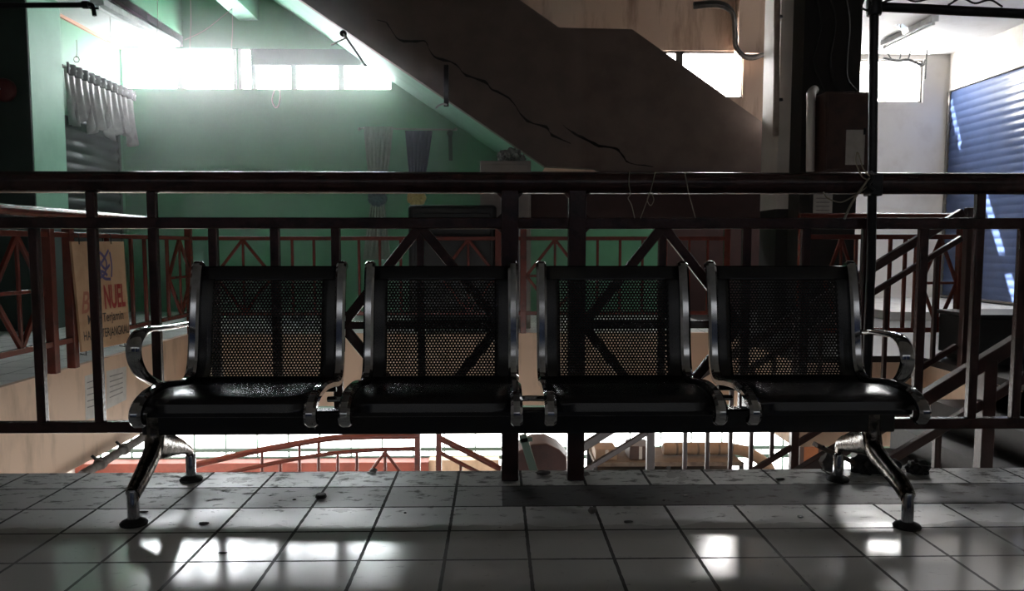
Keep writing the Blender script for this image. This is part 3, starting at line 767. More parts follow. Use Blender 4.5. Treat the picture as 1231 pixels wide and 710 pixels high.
# fire bell
bl = thing('fire_bell', 'round dark red alarm bell on the dark column at far left', 'bell', U(8, 108, Y=8.14))
p = U(8, 109, Y=8.14)
MB().lathe([(.115, 0), (.115, -.02), (.108, -.045), (.085, -.066), (.045, -.078), (.012, -.08)], (p.x, 8.115, p.z), 28, 'y').build('gong', 'bellred', bl)
MB().lathe([(.05, 0), (.05, -.03)], (p.x, 8.14, p.z), 20, 'y').build('back_plate', 'blackbox', bl)
MB().lathe([(.014, 0), (.014, -.012), (.006, -.016)], (p.x, 8.036, p.z), 12, 'y').build('centre_bolt', 'chrome', bl)
# water pipe with a tap end, top left
pe0, pe1 = U(-40, 6.5, Y=7.9), U(103, 6, Y=7.9)
pt = thing('pipe', 'dark horizontal pipe with a tap end in front of the mint column, top left', 'pipe', pe0)
MB().tube([pe0, pe1], .026, 12).build('pipe_run', 'pole', pt)
MB().lathe([(.034, -.03), (.036, -.02), (.036, .02), (.034, .03)], pe1, 14, 'x').build('coupling', 'pole', pt)
e2 = pe1+Vector((.07, 0, -.03))
MB().tube(smooth_path([pe1, pe1+Vector((.05, 0, .005)), e2, e2+Vector((.01, 0, -.07))], 4), .021, 10).build('tap_spout', 'pole', pt)
MB().tube([e2+Vector((-.03, 0, .0)), e2+Vector((.05, 0, 0))], .010, 8).build('tap_handle', 'pole', pt)
# fluorescent fittings
def batten(label, a, b, drop):
    a, b = Vector(a), Vector(b); t = thing('fluorescent_lamp', label, 'lamp', (a+b)/2)
    d = (b-a).normalized()
    MB().bar(a, b, .07, drop, (d.y, -d.x, 0)).build('housing', 'lamphouse', t, bevel=.006)
    lo = Vector((0, 0, -.055))
    MB().tube([a+d*.05+lo, b-d*.05+lo], .016, 12).build('tube', 'tubeglass', t)
    for q in (a+d*.03, b-d*.03): MB().bar(q+Vector((0,0,-.02)), q+Vector((0,0,-.075)), .03, .03).build('lamp_holder', 'lamphouse', t, bevel=.003)
    return t
batten('long fluorescent batten on the white alcove ceiling, beside the left windows', U(116, 2, Z=3.38), U(209, 53, Z=3.38), .15)
batten('fluorescent batten on the white shop ceiling at right', U(1062, 53, Z=3.612), U(1124, 22, Z=3.612), .10)
# hook wires from the alcove ceiling
def ring_wire(label, px, y0, y1, Y):
    t = thing('hook_wire', label, 'wire', U(px, y0, Y=Y), 'ring hooks hanging in the green alcove')
    a, b = U(px, y0, Y=Y), U(px, y1, Y=Y)
    MB().tube(smooth_path([a, (a+b)/2+Vector((.006, 0, 0)), b], 4), .004, 6).build('wire', 'string', t)
    c = b+Vector((0, 0, -.03)); MB().tube([c+Vector((.03*math.cos(k*math.pi/8), 0, .03*math.sin(k*math.pi/8))) for k in range(17)], .0055, 6, cap=False).build('ring', 'string', t)
ring_wire('thin wire with a ring, hanging against the white ceiling by the lamp batten', 132, 20, 44, 9.2)
ring_wire('thin wire with a ring, hanging just above the silver valance', 92, 48, 68, 9.0)
for lab, px, y0, y1, Y in (('pale string hanging in front of the first bright window from left', 189, -4, 52, 9.4), ('pale string hanging before the second bright window from left', 229, -4, 60, 9.4), ('pale cord hanging from the green stair beam', 279, 10, 60, 9.6)):
    tag(MB().tube(smooth_path([U(px, y0, Y=Y), U(px+.6, (y0+y1)/2, Y=Y), U(px-1, y1, Y=Y)], 5), .004, 6).build('hanging_string', 'string'), lab, 'string')
tag(MB().tube(smooth_path([U(222, 48, Y=9.6), U(245, 37, Y=9.6), U(266, 21, Y=9.6), U(279, 10, Y=9.6)], 5), .004, 6).build('hanging_string', 'string'), 'slack string swung diagonally to the green stair beam', 'string')
# white cord loop below the windows
lp_ = [U(x, y, Y=10.5) for x, y in ((330,108),(327,120),(331,129),(335,126),(337,112),(334,107))]
tag(MB().tube(smooth_path(lp_, 5), .008, 8).build('cord_loop', 'whitepipe'), 'white looped cord hanging below the middle of the bright windows', 'cord')
# curtains tied at the waist on the back wall
def tied_curtain(label, px0, px1, waist0, waist1, ytop, yw, ybot, b0, b1, mat, rib):
    t = thing('tied_curtain', label, 'curtain', U((px0+px1)/2, ybot, Y=10.5))
    rows = []; n = 48
    keys = [(ytop, px0, px1), (ytop+(yw-ytop)*.5, px0+(waist0-px0)*.45, px1+(waist1-px1)*.45), (yw-10, waist0-1, waist1+1), (yw, waist0+1, waist1-1), (yw+10, waist0-1, waist1+1), (ybot, b0, b1)]
    fine = []
    for (ya, a0, a1), (yb, c0, c1) in zip(keys, keys[1:]):
        for k in range(5): f = k/5; fine.append((ya+(yb-ya)*f, a0+(c0-a0)*f, a1+(c1-a1)*f))
    fine.append(keys[-1])
    for y, a0, a1 in fine:
        row = []
        for i in range(n+1):
            u = i/n; q = U(a0+(a1-a0)*u, y, Y=10.5); row.append((q.x, 10.5+.009*math.sin(u*2*math.pi*6+y*.02), q.z))
        rows.append(row)
    MB().grid(rows).build('cloth', mat, t, solid=.003)
    m = MB(); c = U((waist0+waist1)/2, yw, Y=10.45); r = (U(waist1, yw, Y=10.45).x-U(waist0, yw, Y=10.45).x)/2+.02
    for k in range(9):
        th = k*2*math.pi/9; m.lathe([(.01, -.03), (.05, -.015), (.055, .01), (.02, .03)], (c.x+.075*math.cos(th), 10.42, c.z+.06*math.sin(th)), 8, 'y')
    m.box((c.x-r, 10.40, c.z-.07), (c.x+r, 10.46, c.z+.07))
    m.build('ribbon_rosette', rib, t)
    return t
tied_curtain('grey sheer curtain tied with a dark ribbon on the green back wall', 437, 473, 446, 462, 152, 238, 312, 436, 470, 'curt_sheer', 'bluerib')
tied_curtain('navy blue curtain tied with a gold rosette on the green back wall', 487, 520, 495, 507, 157, 238, 300, 490, 512, 'curt_blue', 'gold')
rod = thing('curtain_rod', 'thin grey rod holding the two tied curtains on the green wall', 'rod', U(500, 154, Y=10.52))
MB().tube([U(432, 154, Y=10.53), U(548, 156, Y=10.53)], .011, 8).build('rod', 'curt_sheer', rod)
for px in (432, 548): MB().lathe([(.012, -.02), (.026, 0), (.012, .02)], U(px, 155, Y=10.53), 10, 'x').build('finial', 'curt_sheer', rod)
st = thing('strap', 'narrow dark green strap hanging at the right end of the curtain rod', 'strap', U(542, 158, Y=10.5))
MB().bar(U(541, 160, Y=10.5), U(542, 193, Y=10.5), .05, .008).build('band', 'greenrib', st)
MB().lathe([(.03, -.01), (.04, 0), (.03, .01)], U(541, 160, Y=10.48), 12, 'y').build('tie_knot', 'greenrib', st)
# cabinets below
cb = thing('cabinet', 'light grey cabinet against the green wall under the stair', 'cabinet', U(608, 300, Y=8.31))
k0_, k1_ = U(577, 193, Y=8.31), U(638, 320, Y=8.31)
MB().box((k0_.x, 8.31, .0), (k1_.x, 8.75, k0_.z)).build('body', 'grey_paint', cb, bevel=.008)
MB().box((k0_.x+.02, 8.297, .08), (k1_.x-.02, 8.312, k0_.z-.04)).build('door', 'grey_paint', cb, bevel=.004)
MB().bar((k1_.x-.08, 8.289, 1.0), (k1_.x-.08, 8.289, 1.16), .02, .02).build('handle', 'chrome', cb, bevel=.003)
bx = thing('cabinet', 'black box cabinet with rounded top standing in front of the grey cabinet', 'cabinet', U(545, 330, Y=7.95))
k0_, k1_ = U(490, 246, Y=7.95), U(597, 320, Y=7.95)
MB().box((k0_.x, 7.96, .12), (k1_.x, 8.27, k0_.z)).build('body', 'blackbox', bx, bevel=.04, seg=4)
MB().box((k0_.x+.06, 7.948, .2), (k1_.x-.06, 7.962, k0_.z-.08)).build('front_panel', 'blackbox', bx, bevel=.01)
for x in (k0_.x+.08, k1_.x-.08):
    for y in (8.02, 8.20): MB().lathe([(.03, 0), (.03, .11), (.02, .125)], (x, y, 0), 10).build('foot', 'rubber', bx)
# crumpled plastic on the grey cabinet
pb = thing('plastic_bundle', 'crumpled clear plastic bundle lying on the grey cabinet top', 'plastic', U(612, 192, Y=8.5))
top_z = U(577, 193, Y=8.31).z
for j, (dx, r) in enumerate(((-.05, .07), (.04, .085), (.12, .05))):
    bm = bmesh.new(); bmesh.ops.create_icosphere(bm, subdivisions=3, radius=r); rnd = random.Random(j)
    for v in bm.verts: v.co *= 1+rnd.uniform(-.28, .28); v.co.z = max(v.co.z, -r*.75)
    c = U(612, 190, Y=8.5).x+dx
    m = MB(); bm.verts.index_update(); m.add([(v.co.x+c, v.co.y+8.5, v.co.z+top_z+r*.75) for v in bm.verts], [tuple(v.index for v in f.verts) for f in bm.faces]); bm.free()
    m.build('plastic_fold', 'silverfoil', pb, smooth=False)

# ------------------------------------------------------------------ sign board on the left railing
XSGN = -2.93
A, Bq, Cq, D = U(86, 290, X=XSGN), U(149, 290, X=XSGN), U(157, 411, X=XSGN), U(99, 423, X=XSGN)
sign = thing('sign_board', 'plywood sign board with red and dark lettering tied to the left railing', 'sign', (D+Cq)/2)
yA = (A.y+D.y)/2; yB = (Bq.y+Cq.y)/2
ztop_, zbot = (A.z+Bq.z)/2, (D.z+Cq.z)/2
e_u = Vector((0, 1, 0)); e_v = Vector((0, 0, 1))
Wd, Hd = yB-yA, ztop_-zbot
MB().prism_p([D, Cq, Bq, A], (-.018, 0, 0)).build('board', 'board', sign, bevel=.003)
def sq(u, v):    # u 0..1 across, v 0..1 up the board
    lo = D.lerp(Cq, u); hi = A.lerp(Bq, u); return lo.lerp(hi, v)
def text(s, u, v, h, wmax, mat, name='lettering', shear=0, bold=0):
    cu = bpy.data.curves.new('t', 'FONT'); cu.body = s; cu.size = 1; cu.shear = shear; cu.extrude = 0; cu.offset = bold
    to = bpy.data.objects.new('t', cu); COL.objects.link(to); bpy.context.view_layer.update()
    dg = bpy.context.evaluated_depsgraph_get(); me = bpy.data.meshes.new_from_object(to.evaluated_get(dg))
    bpy.data.objects.remove(to)
    xs_ = [p.co.x for p in me.vertices]; ys_ = [p.co.y for p in me.vertices]
    x0, x1, y0, y1 = min(xs_), max(xs_), min(ys_), max(ys_)
    m = MB(); vs = []
    for p in me.vertices:
        uu = u + (p.co.x-x0)/(x1-x0)*wmax; vv = v + (p.co.y-y0)/(y1-y0)*h
        q = sq(uu, vv); vs.append((q.x+.0025, q.y, q.z))
    m.add(vs, [tuple(f.vertices) for f in me.polygons])
    return m.build(name, mat, sign, smooth=False)
text('NUEL', .50, .36, .23, .44, 'red_ink', bold=.03)
text('Bar', .05, .345, .20, .40, 'red_faded', shear=.35, bold=.012)
text('Mutu Terjamin', .15, .215, .115, .72, 'black_ink', bold=.012)
text('HARGA TERJANGKAU', .05, .07, .115, .93, 'black_ink', bold=.012)
em = MB()
for pts in ([(.40,.92),(.52,.88),(.60,.80),(.55,.70),(.45,.66)], [(.66,.92),(.56,.84),(.46,.76),(.52,.66),(.66,.64)], [(.68,.90),(.70,.78),(.68,.66)], [(.44,.86),(.50,.78),(.58,.74),(.66,.78)], [(.40,.70),(.50,.72),(.60,.68)]):
    p3 = smooth_path([sq(*q)+Vector((.002, 0, 0)) for q in pts], 6); rows = []
    for i, q in enumerate(p3):
        t = (p3[min(i+1, len(p3)-1)]-p3[max(i-1, 0)]).normalized(); nn = Vector((0, -t.z, t.y))*.011
        rows.append([q-nn, q+nn])
    em.grid(rows)
em.build('emblem', 'violet_ink', sign, smooth=False)
for u in (.12, .72):
    q = sq(u, 1.0); MB().tube([q+Vector((.004, 0, -.02)), q+Vector((.0, .0, .05)), q+Vector((-.06, 0, .075)), q+Vector((-.06, 0, .0))], .004, 6).build('tie_wire', 'cable', sign)
for u in (.1, .9):
    q = sq(u, 0.0); MB().tube([q+Vector((-.012, 0, .03)), q+Vector((-.012, 0, -.03)), q+Vector((-.055, 0, -.02))], .004, 6).build('tie_wire', 'cable', sign)
# paper notices glued to the left fascia
def notice(label, pxs, X=-2.998):
    q = [U(x, y, X=X) for x, y in pxs]
    t = tag(MB().prism_p(q, (-.001, 0, 0)).build('paper_notice', 'paper', smooth=False), label, 'notice')
    for k in range(5):
        f = .15+.14*k; a, b = q[3].lerp(q[0], 1-f), q[2].lerp(q[1], 1-f)
        MB().prism_p([a.lerp(b, .15)+Vector((.0006,0,0)), a.lerp(b, .8)+Vector((.0006,0,0)), a.lerp(b, .8)+Vector((.0006,0,-.008)), a.lerp(b, .15)+Vector((.0006,0,-.008))], (.0004, 0, 0)).build('print_line', 'ink', t, smooth=False)
notice('torn white paper notice pasted on the beige fascia, nearer one at left', ((102,452),(117,447),(117,501),(103,505)))
notice('larger pale paper notice pasted on the beige fascia beside the armrest', ((128,446),(152,440),(152,480),(128,492)))
# pipe hung under the left fascia
g0, g1_ = U(98, 571, X=-2.87), U(178, 522, X=-2.87)
ht = thing('drain_pipe', 'grey pipe hung along the foot of the left beige fascia', 'pipe', g0)
MB().tube([g0, g1_], .032, 12).build('pipe_run', 'stone', ht)
for f in (.25, .6, .95):
    q = g0.lerp(g1_, f); MB().lathe([(.045, -.02), (.045, .02)], q, 12, 'y').build('pipe_collar', 'stone', ht)
    MB().bar(q, q+Vector((-.06, 0, .06)), .015, .015).build('hanger', 'pole', ht)

# ------------------------------------------------------------------ right hand things
# unseen blue shop doors added behind the viewer for the chrome to reflect
def reflected_door(i, x):
    rows = []
    for j in range(20*6+1):
        z = 2.1*j/120; rows.append([(x, -3.97+.011*math.sin(math.pi*(j % 6)/6), z), (x+2.9, -3.97+.011*math.sin(math.pi*(j % 6)/6), z)])
    o = struct(MB().grid(rows).build('door_%d' % i, 'shutter', solid=.003))
    for u in (0, 2.9): MB().bar((x+u, -3.96, 0), (x+u, -3.96, 2.1), .05, .05).build('guide_rail', 'frame_dark', o, bevel=.004)
# roller shutter, blue
roller('roller_shutter', 'big blue corrugated roller shutter at the right with sunlit streaks', 'shutter', (SX-.02, 8.2, .10), (0,1,0), 3.52, 0, 3.0, .105, (-1,0,0), 'frame_dark')
for k, x in enumerate((-4.6, -1.1, 2.4)): reflected_door(k+1, x)
# pole frame of steel pipe
pf = thing('steel_frame', 'tall black steel pipe frame standing behind the right end of the bench', 'frame', (U(1046, 300, Y=2.822).x, 2.822, .17))
xp = U(1048, 300, Y=2.822).x; xt = U(1051, 5, Y=2.822).x; YP = 2.822
z_bar = U(1055, 8, Y=YP).z
MB().tube([(xp-.006, YP, .17), (xp, YP, .8), (xt, YP, z_bar), (xt+.003, YP, z_bar+.25)], .0155, 14).build('upright', 'pole', pf)
MB().tube([(xt, YP, z_bar), (U(1300, 20, Y=YP).x, YP, U(1300, 20, Y=YP).z)], .0165, 14).build('crossbar', 'pole', pf)
MB().tube([(U(1300, 20, Y=YP).x, YP, z_bar+.2), (U(1300, 20, Y=YP).x, YP, 0)], .0155, 14).build('upright', 'pole', pf)
MB().lathe([(.024, -.03), (.026, -.02), (.026, .02), (.024, .03)], (xt, YP, z_bar), 16).build('corner_joint', 'pole', pf)
zc_ = U(1048, 222, Y=YP).z
MB().box((xp-.022, YP-.025, zc_-.04), (xp+.022, YP+.04, zc_+.04)).build('clamp', 'pole', pf, bevel=.006)
MB().box((xp-.03, YP-.022, .178), (xp+.018, YP+.036, .228)).build('clamp', 'pole', pf, bevel=.005)
# strip hanging on the pole
tw = thing('tie_wire', 'pale looped wire tied round the black upright at the top rail', 'wire', U(1035, 215, Y=2.76))
MB().tube(smooth_path([U(x, y, Y=2.745) for x, y in ((1046,212),(1038,203),(1031,183),(1029,195),(1036,212),(1046,218),(1038,228),(1024,237),(1010,243),(995,238),(990,231))], 6), .0024, 6).build('wire_loop', 'wire', tw)
MB().tube(smooth_path([U(x, y, Y=2.74) for x, y in ((1045,214),(1036,226),(1024,244),(1015,263))], 6), .004, 6).build('wire_tail', 'wire', tw)
MB().tube(smooth_path([U(x, y, Y=2.735) for x, y in ((1046,206),(1049,214),(1044,222),(1051,229))], 6), .007, 6).build('wire_knot', 'cable', tw)
# thin wires on the top rail
for lab, pts in (('thin wire hooked on the top rail, left of the other loose wires', ((757,205),(756,221),(758,233),(755,238),(759,246),(763,262))),
                 ('thin wire loop on the top rail, middle of the loose wires', ((788,206),(782,230),(776,246),(770,262))),
                 ('small twisted wire loop hung under the top rail', ((781,231),(778,240),(782,247),(786,240),(783,231))),
                 ('thin wire splayed right on the top rail, rightmost of the loose wires', ((823,206),(828,232),(832,248),(836,262)))):
    tag(MB().tube(smooth_path([U(x, y, Y=2.829) for x, y in pts], 5), .0014, 6).build('loose_wire', 'wire'), lab, 'wire')
# brown electrical cabinet on the dark column
e0, e1 = U(993, 110, Y=7.6), U(1044, 206, Y=7.6)
ec = thing('electrical_cabinet', 'brown wall cabinet with peeling paper on the black column', 'cabinet', (e0.x, 7.9, e1.z))
MB().box((e0.x, 7.6, e1.z), (e1.x, 7.9, e0.z)).build('body', 'browncab', ec, bevel=.006)
MB().box((e0.x+.02, 7.585, e1.z+.02), (e1.x-.02, 7.6, e0.z-.02)).build('door', 'browncab', ec, bevel=.004)
MB().box((e1.x-.07, 7.57, (e0.z+e1.z)/2-.03), (e1.x-.05, 7.585, (e0.z+e1.z)/2+.03)).build('latch', 'pole', ec, bevel=.002)
def wall_paper(label, x0, y0, x1, y1, Y, lines=4):
    a, b = U(x0, y1, Y=Y), U(x1, y0, Y=Y)
    t = tag(MB().box((a.x, Y-.0015, a.z), (b.x, Y, b.z)).build('paper_sheet', 'paper', smooth=False), label, 'paper')
    for k in range(lines):
        z = b.z-(b.z-a.z)*(.2+.16*k); MB().box((a.x+.15*(b.x-a.x), Y-.0025, z-.006), (b.x-.15*(b.x-a.x), Y-.0014, z+.002)).build('print_line', 'ink', t, smooth=False)
wall_paper('white paper sheet taped on the brown electrical cabinet', 1016, 156, 1040, 198, 7.584, 0)
wall_paper('grey printed sheet on the black column below the top rail', 977, 232, 1001, 262, 7.899, 5)
# white pipe beside the cabinet
wp = thing('pvc_pipe', 'white plastic pipe standing beside the brown cabinet on the black column', 'pipe', U(974, 205, Y=7.75))
MB().tube([U(974, 206, Y=7.75), U(975, 120, Y=7.75)], .040, 16).build('pipe_run', 'whitepipe', wp)
MB().tube(smooth_path([U(975, 121, Y=7.75), U(975.5, 112, Y=7.75), U(979, 108, Y=7.83)], 4), .043, 16).build('elbow', 'whitepipe', wp)
MB().bar(U(974, 160, Y=7.78), U(974, 160, Y=7.90), .02, .09, (1,0,0)).build('bracket', 'pole', wp)
# painted vertical pipe on the pale column
dp = thing('down_pipe', 'beige painted downpipe running up the pale column right of the stair', 'pipe', U(933, 160, Y=8.1))
MB().tube([U(932.5, 163, Y=8.1), U(934.5, -30, Y=8.1)], .031, 14).build('pipe_run', 'pipe', dp)
for y in (20, 120): MB().bar(U(933, y, Y=8.1), U(940, y, Y=8.22), .03, .03).build('pipe_clip', 'pole', dp)
# cable bundle under the beige beam
for k, lab in enumerate(('thick black cable bending down the beige beam, outer of two', 'grey cable bending down the beige beam, inner of two')):
    d = k*4
    tag(MB().tube(smooth_path([U(x, y, Y=8.95-.08*k) for x, y in ((834,5+d),(858,3+d),(872,6+d),(881,16+d*.5),(884-d*.4,38),(885-d*.4,55),(893,66+d*.5),(905,68+d*.6),(918,66))], 6), .026-.007*k, 10).build('cable', ('cable', 'stone')[k]), lab, 'cable')
# cables on the black column
for k in range(3):
    x0 = 982+k*17
    tag(MB().tube(smooth_path([U(x, y, Y=7.86) for x, y in ((x0,-6),(x0+5,30),(x0-4+k*3,70),(x0+3,95),(x0+8+k*3,109))], 6), .012, 8).build('cable', 'cable'),
        ('black cable hanging down the black column, leftmost of its three', 'black cable hanging down the black column, middle of its three', 'black cable hanging down the black column, rightmost of its three')[k], 'cable')
# messy cables in the shop ceiling
mess = [
 ('black cable drooping from the shop ceiling to the window top, beside the frame upright', ((1084,16),(1082,40),(1083,62),(1081,74)), .010),
 ('curled black cable hanging before the bright shop window', ((1100,24),(1094,38),(1095,56),(1092,70),(1086,74)), .010),
 ('cable bunch lying along the top of the shop window', ((1062,70),(1078,73),(1092,72),(1108,78),(1112,72)), .022),
 ('thin cable swagged below the cable bunch on the shop window', ((1060,76),(1070,84),(1084,80),(1098,84),(1110,78)), .009),
 ('thin black cable looping left of the cable bunch', ((1080,28),(1071,44),(1066,60),(1072,72)), .009),
 ('cable hanging beside the shop wall switch, right of the window', ((1122,20),(1117,44),(1114,66),(1112,95)), .010),
 ('thin drop cable from the shop ceiling above the blue shutter', ((1198,30),(1197,55),(1197,78)), .009)]
for k, (lab, pts, r) in enumerate(mess):
    tag(MB().tube(smooth_path([U(x, y, Y=11.66-.05*k) for x, y in pts], 6), r, 8).build('cable', 'cable'), lab, 'cable')
for k, (lab, pts) in enumerate((('tangled black cable wound along the steel crossbar, left end', ((1058,4),(1070,0),(1085,-3),(1100,2),(1118,-2))), ('tangled black cable wound along the steel crossbar, over the shop ceiling', ((1140,6),(1156,-2),(1172,4),(1190,0),(1205,8))), ('loop of cable round the top of the black upright', ((1036,6),(1040,-2),(1048,2),(1044,12),(1036,10))))):
    tag(MB().tube(smooth_path([U(x, y, Y=2.803) for x, y in pts], 6), .0035, 6).build('cable', 'cable'), lab, 'cable')
# bracket rod on the green soffit edge, and hook on parapet
hk = thing('lamp_bracket', 'thin metal bracket arm on the edge of the green stair soffit', 'bracket', U(413, 42, Y=8.45))
MB().tube([U(413, 41, Y=8.47), U(425, 58, Y=8.44), U(440, 80, Y=8.42)], .012, 8).build('arm', 'lamphouse', hk)
MB().tube([U(398, 54, Y=8.44), U(415, 46, Y=8.44)], .009, 8).build('stay', 'lamphouse', hk)
MB().lathe([(.035, 0), (.035, -.03)], U(413, 41, Y=8.49), 14, 'y').build('base_plate', 'pole', hk)
hb = thing('wall_hook', 'dark vertical strip with a bent hook on the brown stair parapet', 'hook', U(537, 128, Y=8.49))
MB().bar(U(536.5, 78, Y=8.485), U(536.5, 128, Y=8.485), .05, .02).build('strip', 'pole', hb, bevel=.003)
MB().tube(smooth_path([U(537, 126, Y=8.46), U(533, 125, Y=8.44), U(527, 127, Y=8.42), U(524, 130, Y=8.42)], 4), .010, 8).build('hook', 'lamphouse', hb)

# black box added to fill the dark area at right, and lower things
ct = thing('dark_block', 'black low box filling the dark area at the right edge', 'dark_block', (3.9, 5.7, 0))
o0_ = U(1176, 378, Y=5.62); ztc = U(1200, 378, Y=5.62).z
MB().box((o0_.x, 5.62, .05), (5.2, 6.12, ztc-.03)).build('body', 'blackbox', ct, bevel=.008)
MB().box((o0_.x-.015, 5.60, ztc-.03), (5.22, 6.14, ztc)).build('block_top', 'blackbox', ct, bevel=.006)
MB().box((o0_.x+.05, 5.66, 0), (5.15, 6.08, .05)).build('block_base', 'rubber', ct)

# lower level: roll, tarp, boxes, planks seen under the bench
ROLLY = 9.4
rl = thing('wrapped_roll', 'long beige wrapped roll lying on racks below, seen under the right half of the bench', 'roll', U(840, 548, Y=ROLLY))
ra, rb = U(796, 539, Y=ROLLY), U(880, 539, Y=ROLLY)
MB().lathe([(.02, 0), (.068, .01), (.075, .04), (.075, rb.x-ra.x-.04), (.068, rb.x-ra.x-.01), (.02, rb.x-ra.x)], ra, 20, 'x').build('wrapping', 'roll', rl)
for f in (.2, .5, .8): MB().lathe([(.078, -.012), (.078, .012)], ra.lerp(rb, f), 20, 'x').build('strap', 'wood', rl)
MB().tube(smooth_path([rb, rb+Vector((.2, 0, -.05)), rb+Vector((.42, 0, -.2)), rb+Vector((.55, 0, -.45))], 5), [.068]*15+[.05], 14).build('bent_end', 'roll', rl)
rk = thing('storage_rack', 'dark storage rack with shelves under the beige roll on the lower level', 'rack', U(840, 620, Y=ROLLY))
zl = lambda y: U(840, y, Y=ROLLY).z
xa, xb = U(712, 550, Y=ROLLY).x, U(883, 550, Y=ROLLY).x
for y in (547, 566, 592): MB().box((xa, ROLLY-.3, zl(y)-.05), (xb, ROLLY+.4, zl(y))).build('shelf', 'wood', rk, smooth=False)
for x in (xa, (xa+xb)/2, xb):
    for yy in (ROLLY-.27, ROLLY+.37): MB().bar((x, yy, -3.9), (x, yy, zl(548)), .05, .05).build('upright', 'blackbox', rk, bevel=.003)
MB().box((xa, ROLLY+.38, -3.6), (xb, ROLLY+.40, zl(549))).build('back_panel', 'browncab', rk, smooth=False)
for lab, px0, px1, y0, y1, mat in (('low brown carton on the storage rack shelf, left end', 716, 742, 540, 547, 'roll'), ('dark carton on the storage rack, next to the low brown one', 757, 782, 536, 547, 'browncab')):
    a, b = U(px0, y1, Y=ROLLY-.2), U(px1, y0, Y=ROLLY-.2)
    o = MB().box((a.x, ROLLY-.2, zl(547)+.001), (b.x, ROLLY+.15, b.z)).build('carton', mat, bevel=.006); tag(o, lab, 'box')
    MB().box((a.x+.45*(b.x-a.x), ROLLY-.203, zl(547)+.01), (a.x+.6*(b.x-a.x), ROLLY-.2, b.z-.005)).build('packing_tape', 'paper', o, smooth=False)
tp = thing('covered_stall', 'stall covered with dark maroon tarpaulin, seen between the two railing posts', 'stall', U(650, 620, Y=8.6))
poly = [(U(x, y, Y=8.6).x, U(x, y, Y=8.6).z) for x, y in ((600,600),(603,566),(618,545),(640,534),(657,533),(672,540),(684,552),(690,600))]
MB().prism(poly, 8.6, 9.1).build('tarpaulin', 'tarp', tp, bevel=.02, seg=3)
for x in (poly[0][0]+.04, poly[-1][0]-.04): MB().bar((x, 8.8, -3.9), (x, 8.8, poly[0][1]+.1), .04, .04).build('stall_leg', 'greenpost', tp, bevel=.003)
gp_ = tag(MB().bar(U(628, 522, Y=8.3), U(643, 570, Y=8.3), .085, .05).build('green_post', 'greenpost', bevel=.006), 'leaning dark green post before the maroon covered stall', 'post')
MB().bar(U(625, 529, Y=8.3), U(640, 527, Y=8.3), .05, .05).build('crosspiece', 'greenpost', gp_, bevel=.004)
op = thing('orange_panel', 'flat orange panel standing on the lower level left of the right bench leg', 'panel', U(973, 560, Y=7.2))
a, b = U(963, 575, Y=7.2), U(987, 521, Y=7.2)
MB().box((a.x, 7.2, -1.7), (b.x, 7.24, b.z)).build('sheet', 'orangecloth', op, bevel=.003)
for x in (a.x, b.x): MB().bar((x, 7.22, -3.9), (x, 7.22, b.z), .04, .05).build('stile', 'browncab', op, bevel=.003)

# ------------------------------------------------------------------ rubble and litter on the floor
def lump(name, label, c, r, mat, sq_=(1,1,1), seed=0, cat='debris', group=None):
    bm = bmesh.new(); bmesh.ops.create_icosphere(bm, subdivisions=2, radius=r); rnd = random.Random(seed)
    for v in bm.verts:
        v.co *= 1+rnd.uniform(-.25, .25); v.co.x *= sq_[0]; v.co.y *= sq_[1]; v.co.z *= sq_[2]
    zmin = min(v.co.z for v in bm.verts)
    m = MB(); bm.verts.index_update(); m.add([(v.co.x, v.co.y, v.co.z-zmin) for v in bm.verts], [tuple(v.index for v in f.verts) for f in bm.faces]); bm.free()
    o = m.build(name, mat, smooth=False); o.location = c; tag(o, label, cat, group); return o
def fl(x, y): q = U(x, y, Z=0); return (q.x, q.y, 0.0005)
q = fl(386, 598)
capo = tag(MB().lathe([(.017, 0), (.018, .003), (.018, .011), (.015, .014)], q, 18).build('bottle_cap', 'rubber'), 'black bottle cap lying on the tiles before the second seat', 'cap')
MB().lathe([(.0195, .002), (.0195, .005)], q, 18).build('cap_rim', 'rubber', capo)
lump('stone', 'small dark angular stone on the tiles below the third seat', fl(712, 617), .013, 'stone', (1,1,.8), 3, 'stone')
lump('scrap', 'flat dark scrap on the tiles right of the small angular stone', fl(755, 628), .0086, 'debris', (1.6,1,.35), 4)
lump('scrap', 'dark leaf scrap beside the rear left foot, right of its shadow', fl(245, 630), .0115, 'debris', (1.4,.9,.25), 5)
lump('scrap', 'tiny dark crumb near the left end of the tiles by the bottle cap', fl(354, 601), .0050, 'debris', (1.3,1,.4), 6)
lump('scrap', 'pale flake on the grey stone strip at right centre', fl(824, 596), .0072, 'paleflake', (1.4,.8,.3), 7)
lump('scrap', 'white crumpled scrap on the slab edge under the second seat', fl(449, 568), .0115, 'paleflake', (1.2,1,.7), 8)
lump('scrap', 'dark crumb on the grey stone strip below the third seat', fl(798, 602), .0050, 'debris', (1,1,.5), 9)
lump('scrap', 'glinting scrap of foil on the tiles left of the right front foot', fl(962, 622), .0086, 'silverfoil', (1.3,1,.4), 10)
lump('scrap', 'dark twig crumb on the slab edge left of the rubble', fl(938, 577), .0101, 'debris', (1.8,.7,.4), 11)
lump('scrap', 'small dark crumb on the tiles under the second seat', fl(487, 617), .0043, 'debris', (1,1,.5), 12)
lump('scrap', 'flat dark peel beside the front left foot', fl(172, 616), .0086, 'debris', (1.9,.6,.3), 13)
lump('scrap', 'dark speck on tiles nearest the camera, left of the bottle cap', fl(268, 665), .0065, 'debris', (2.0,.6,.3), 14)
lump('stone_lump', 'dark round lump of rubble at the slab edge under the leaning plank', (fl(997, 566)[0], 2.94, 0), .034, 'stone', (1.2,.8,1), 15, 'rubble')
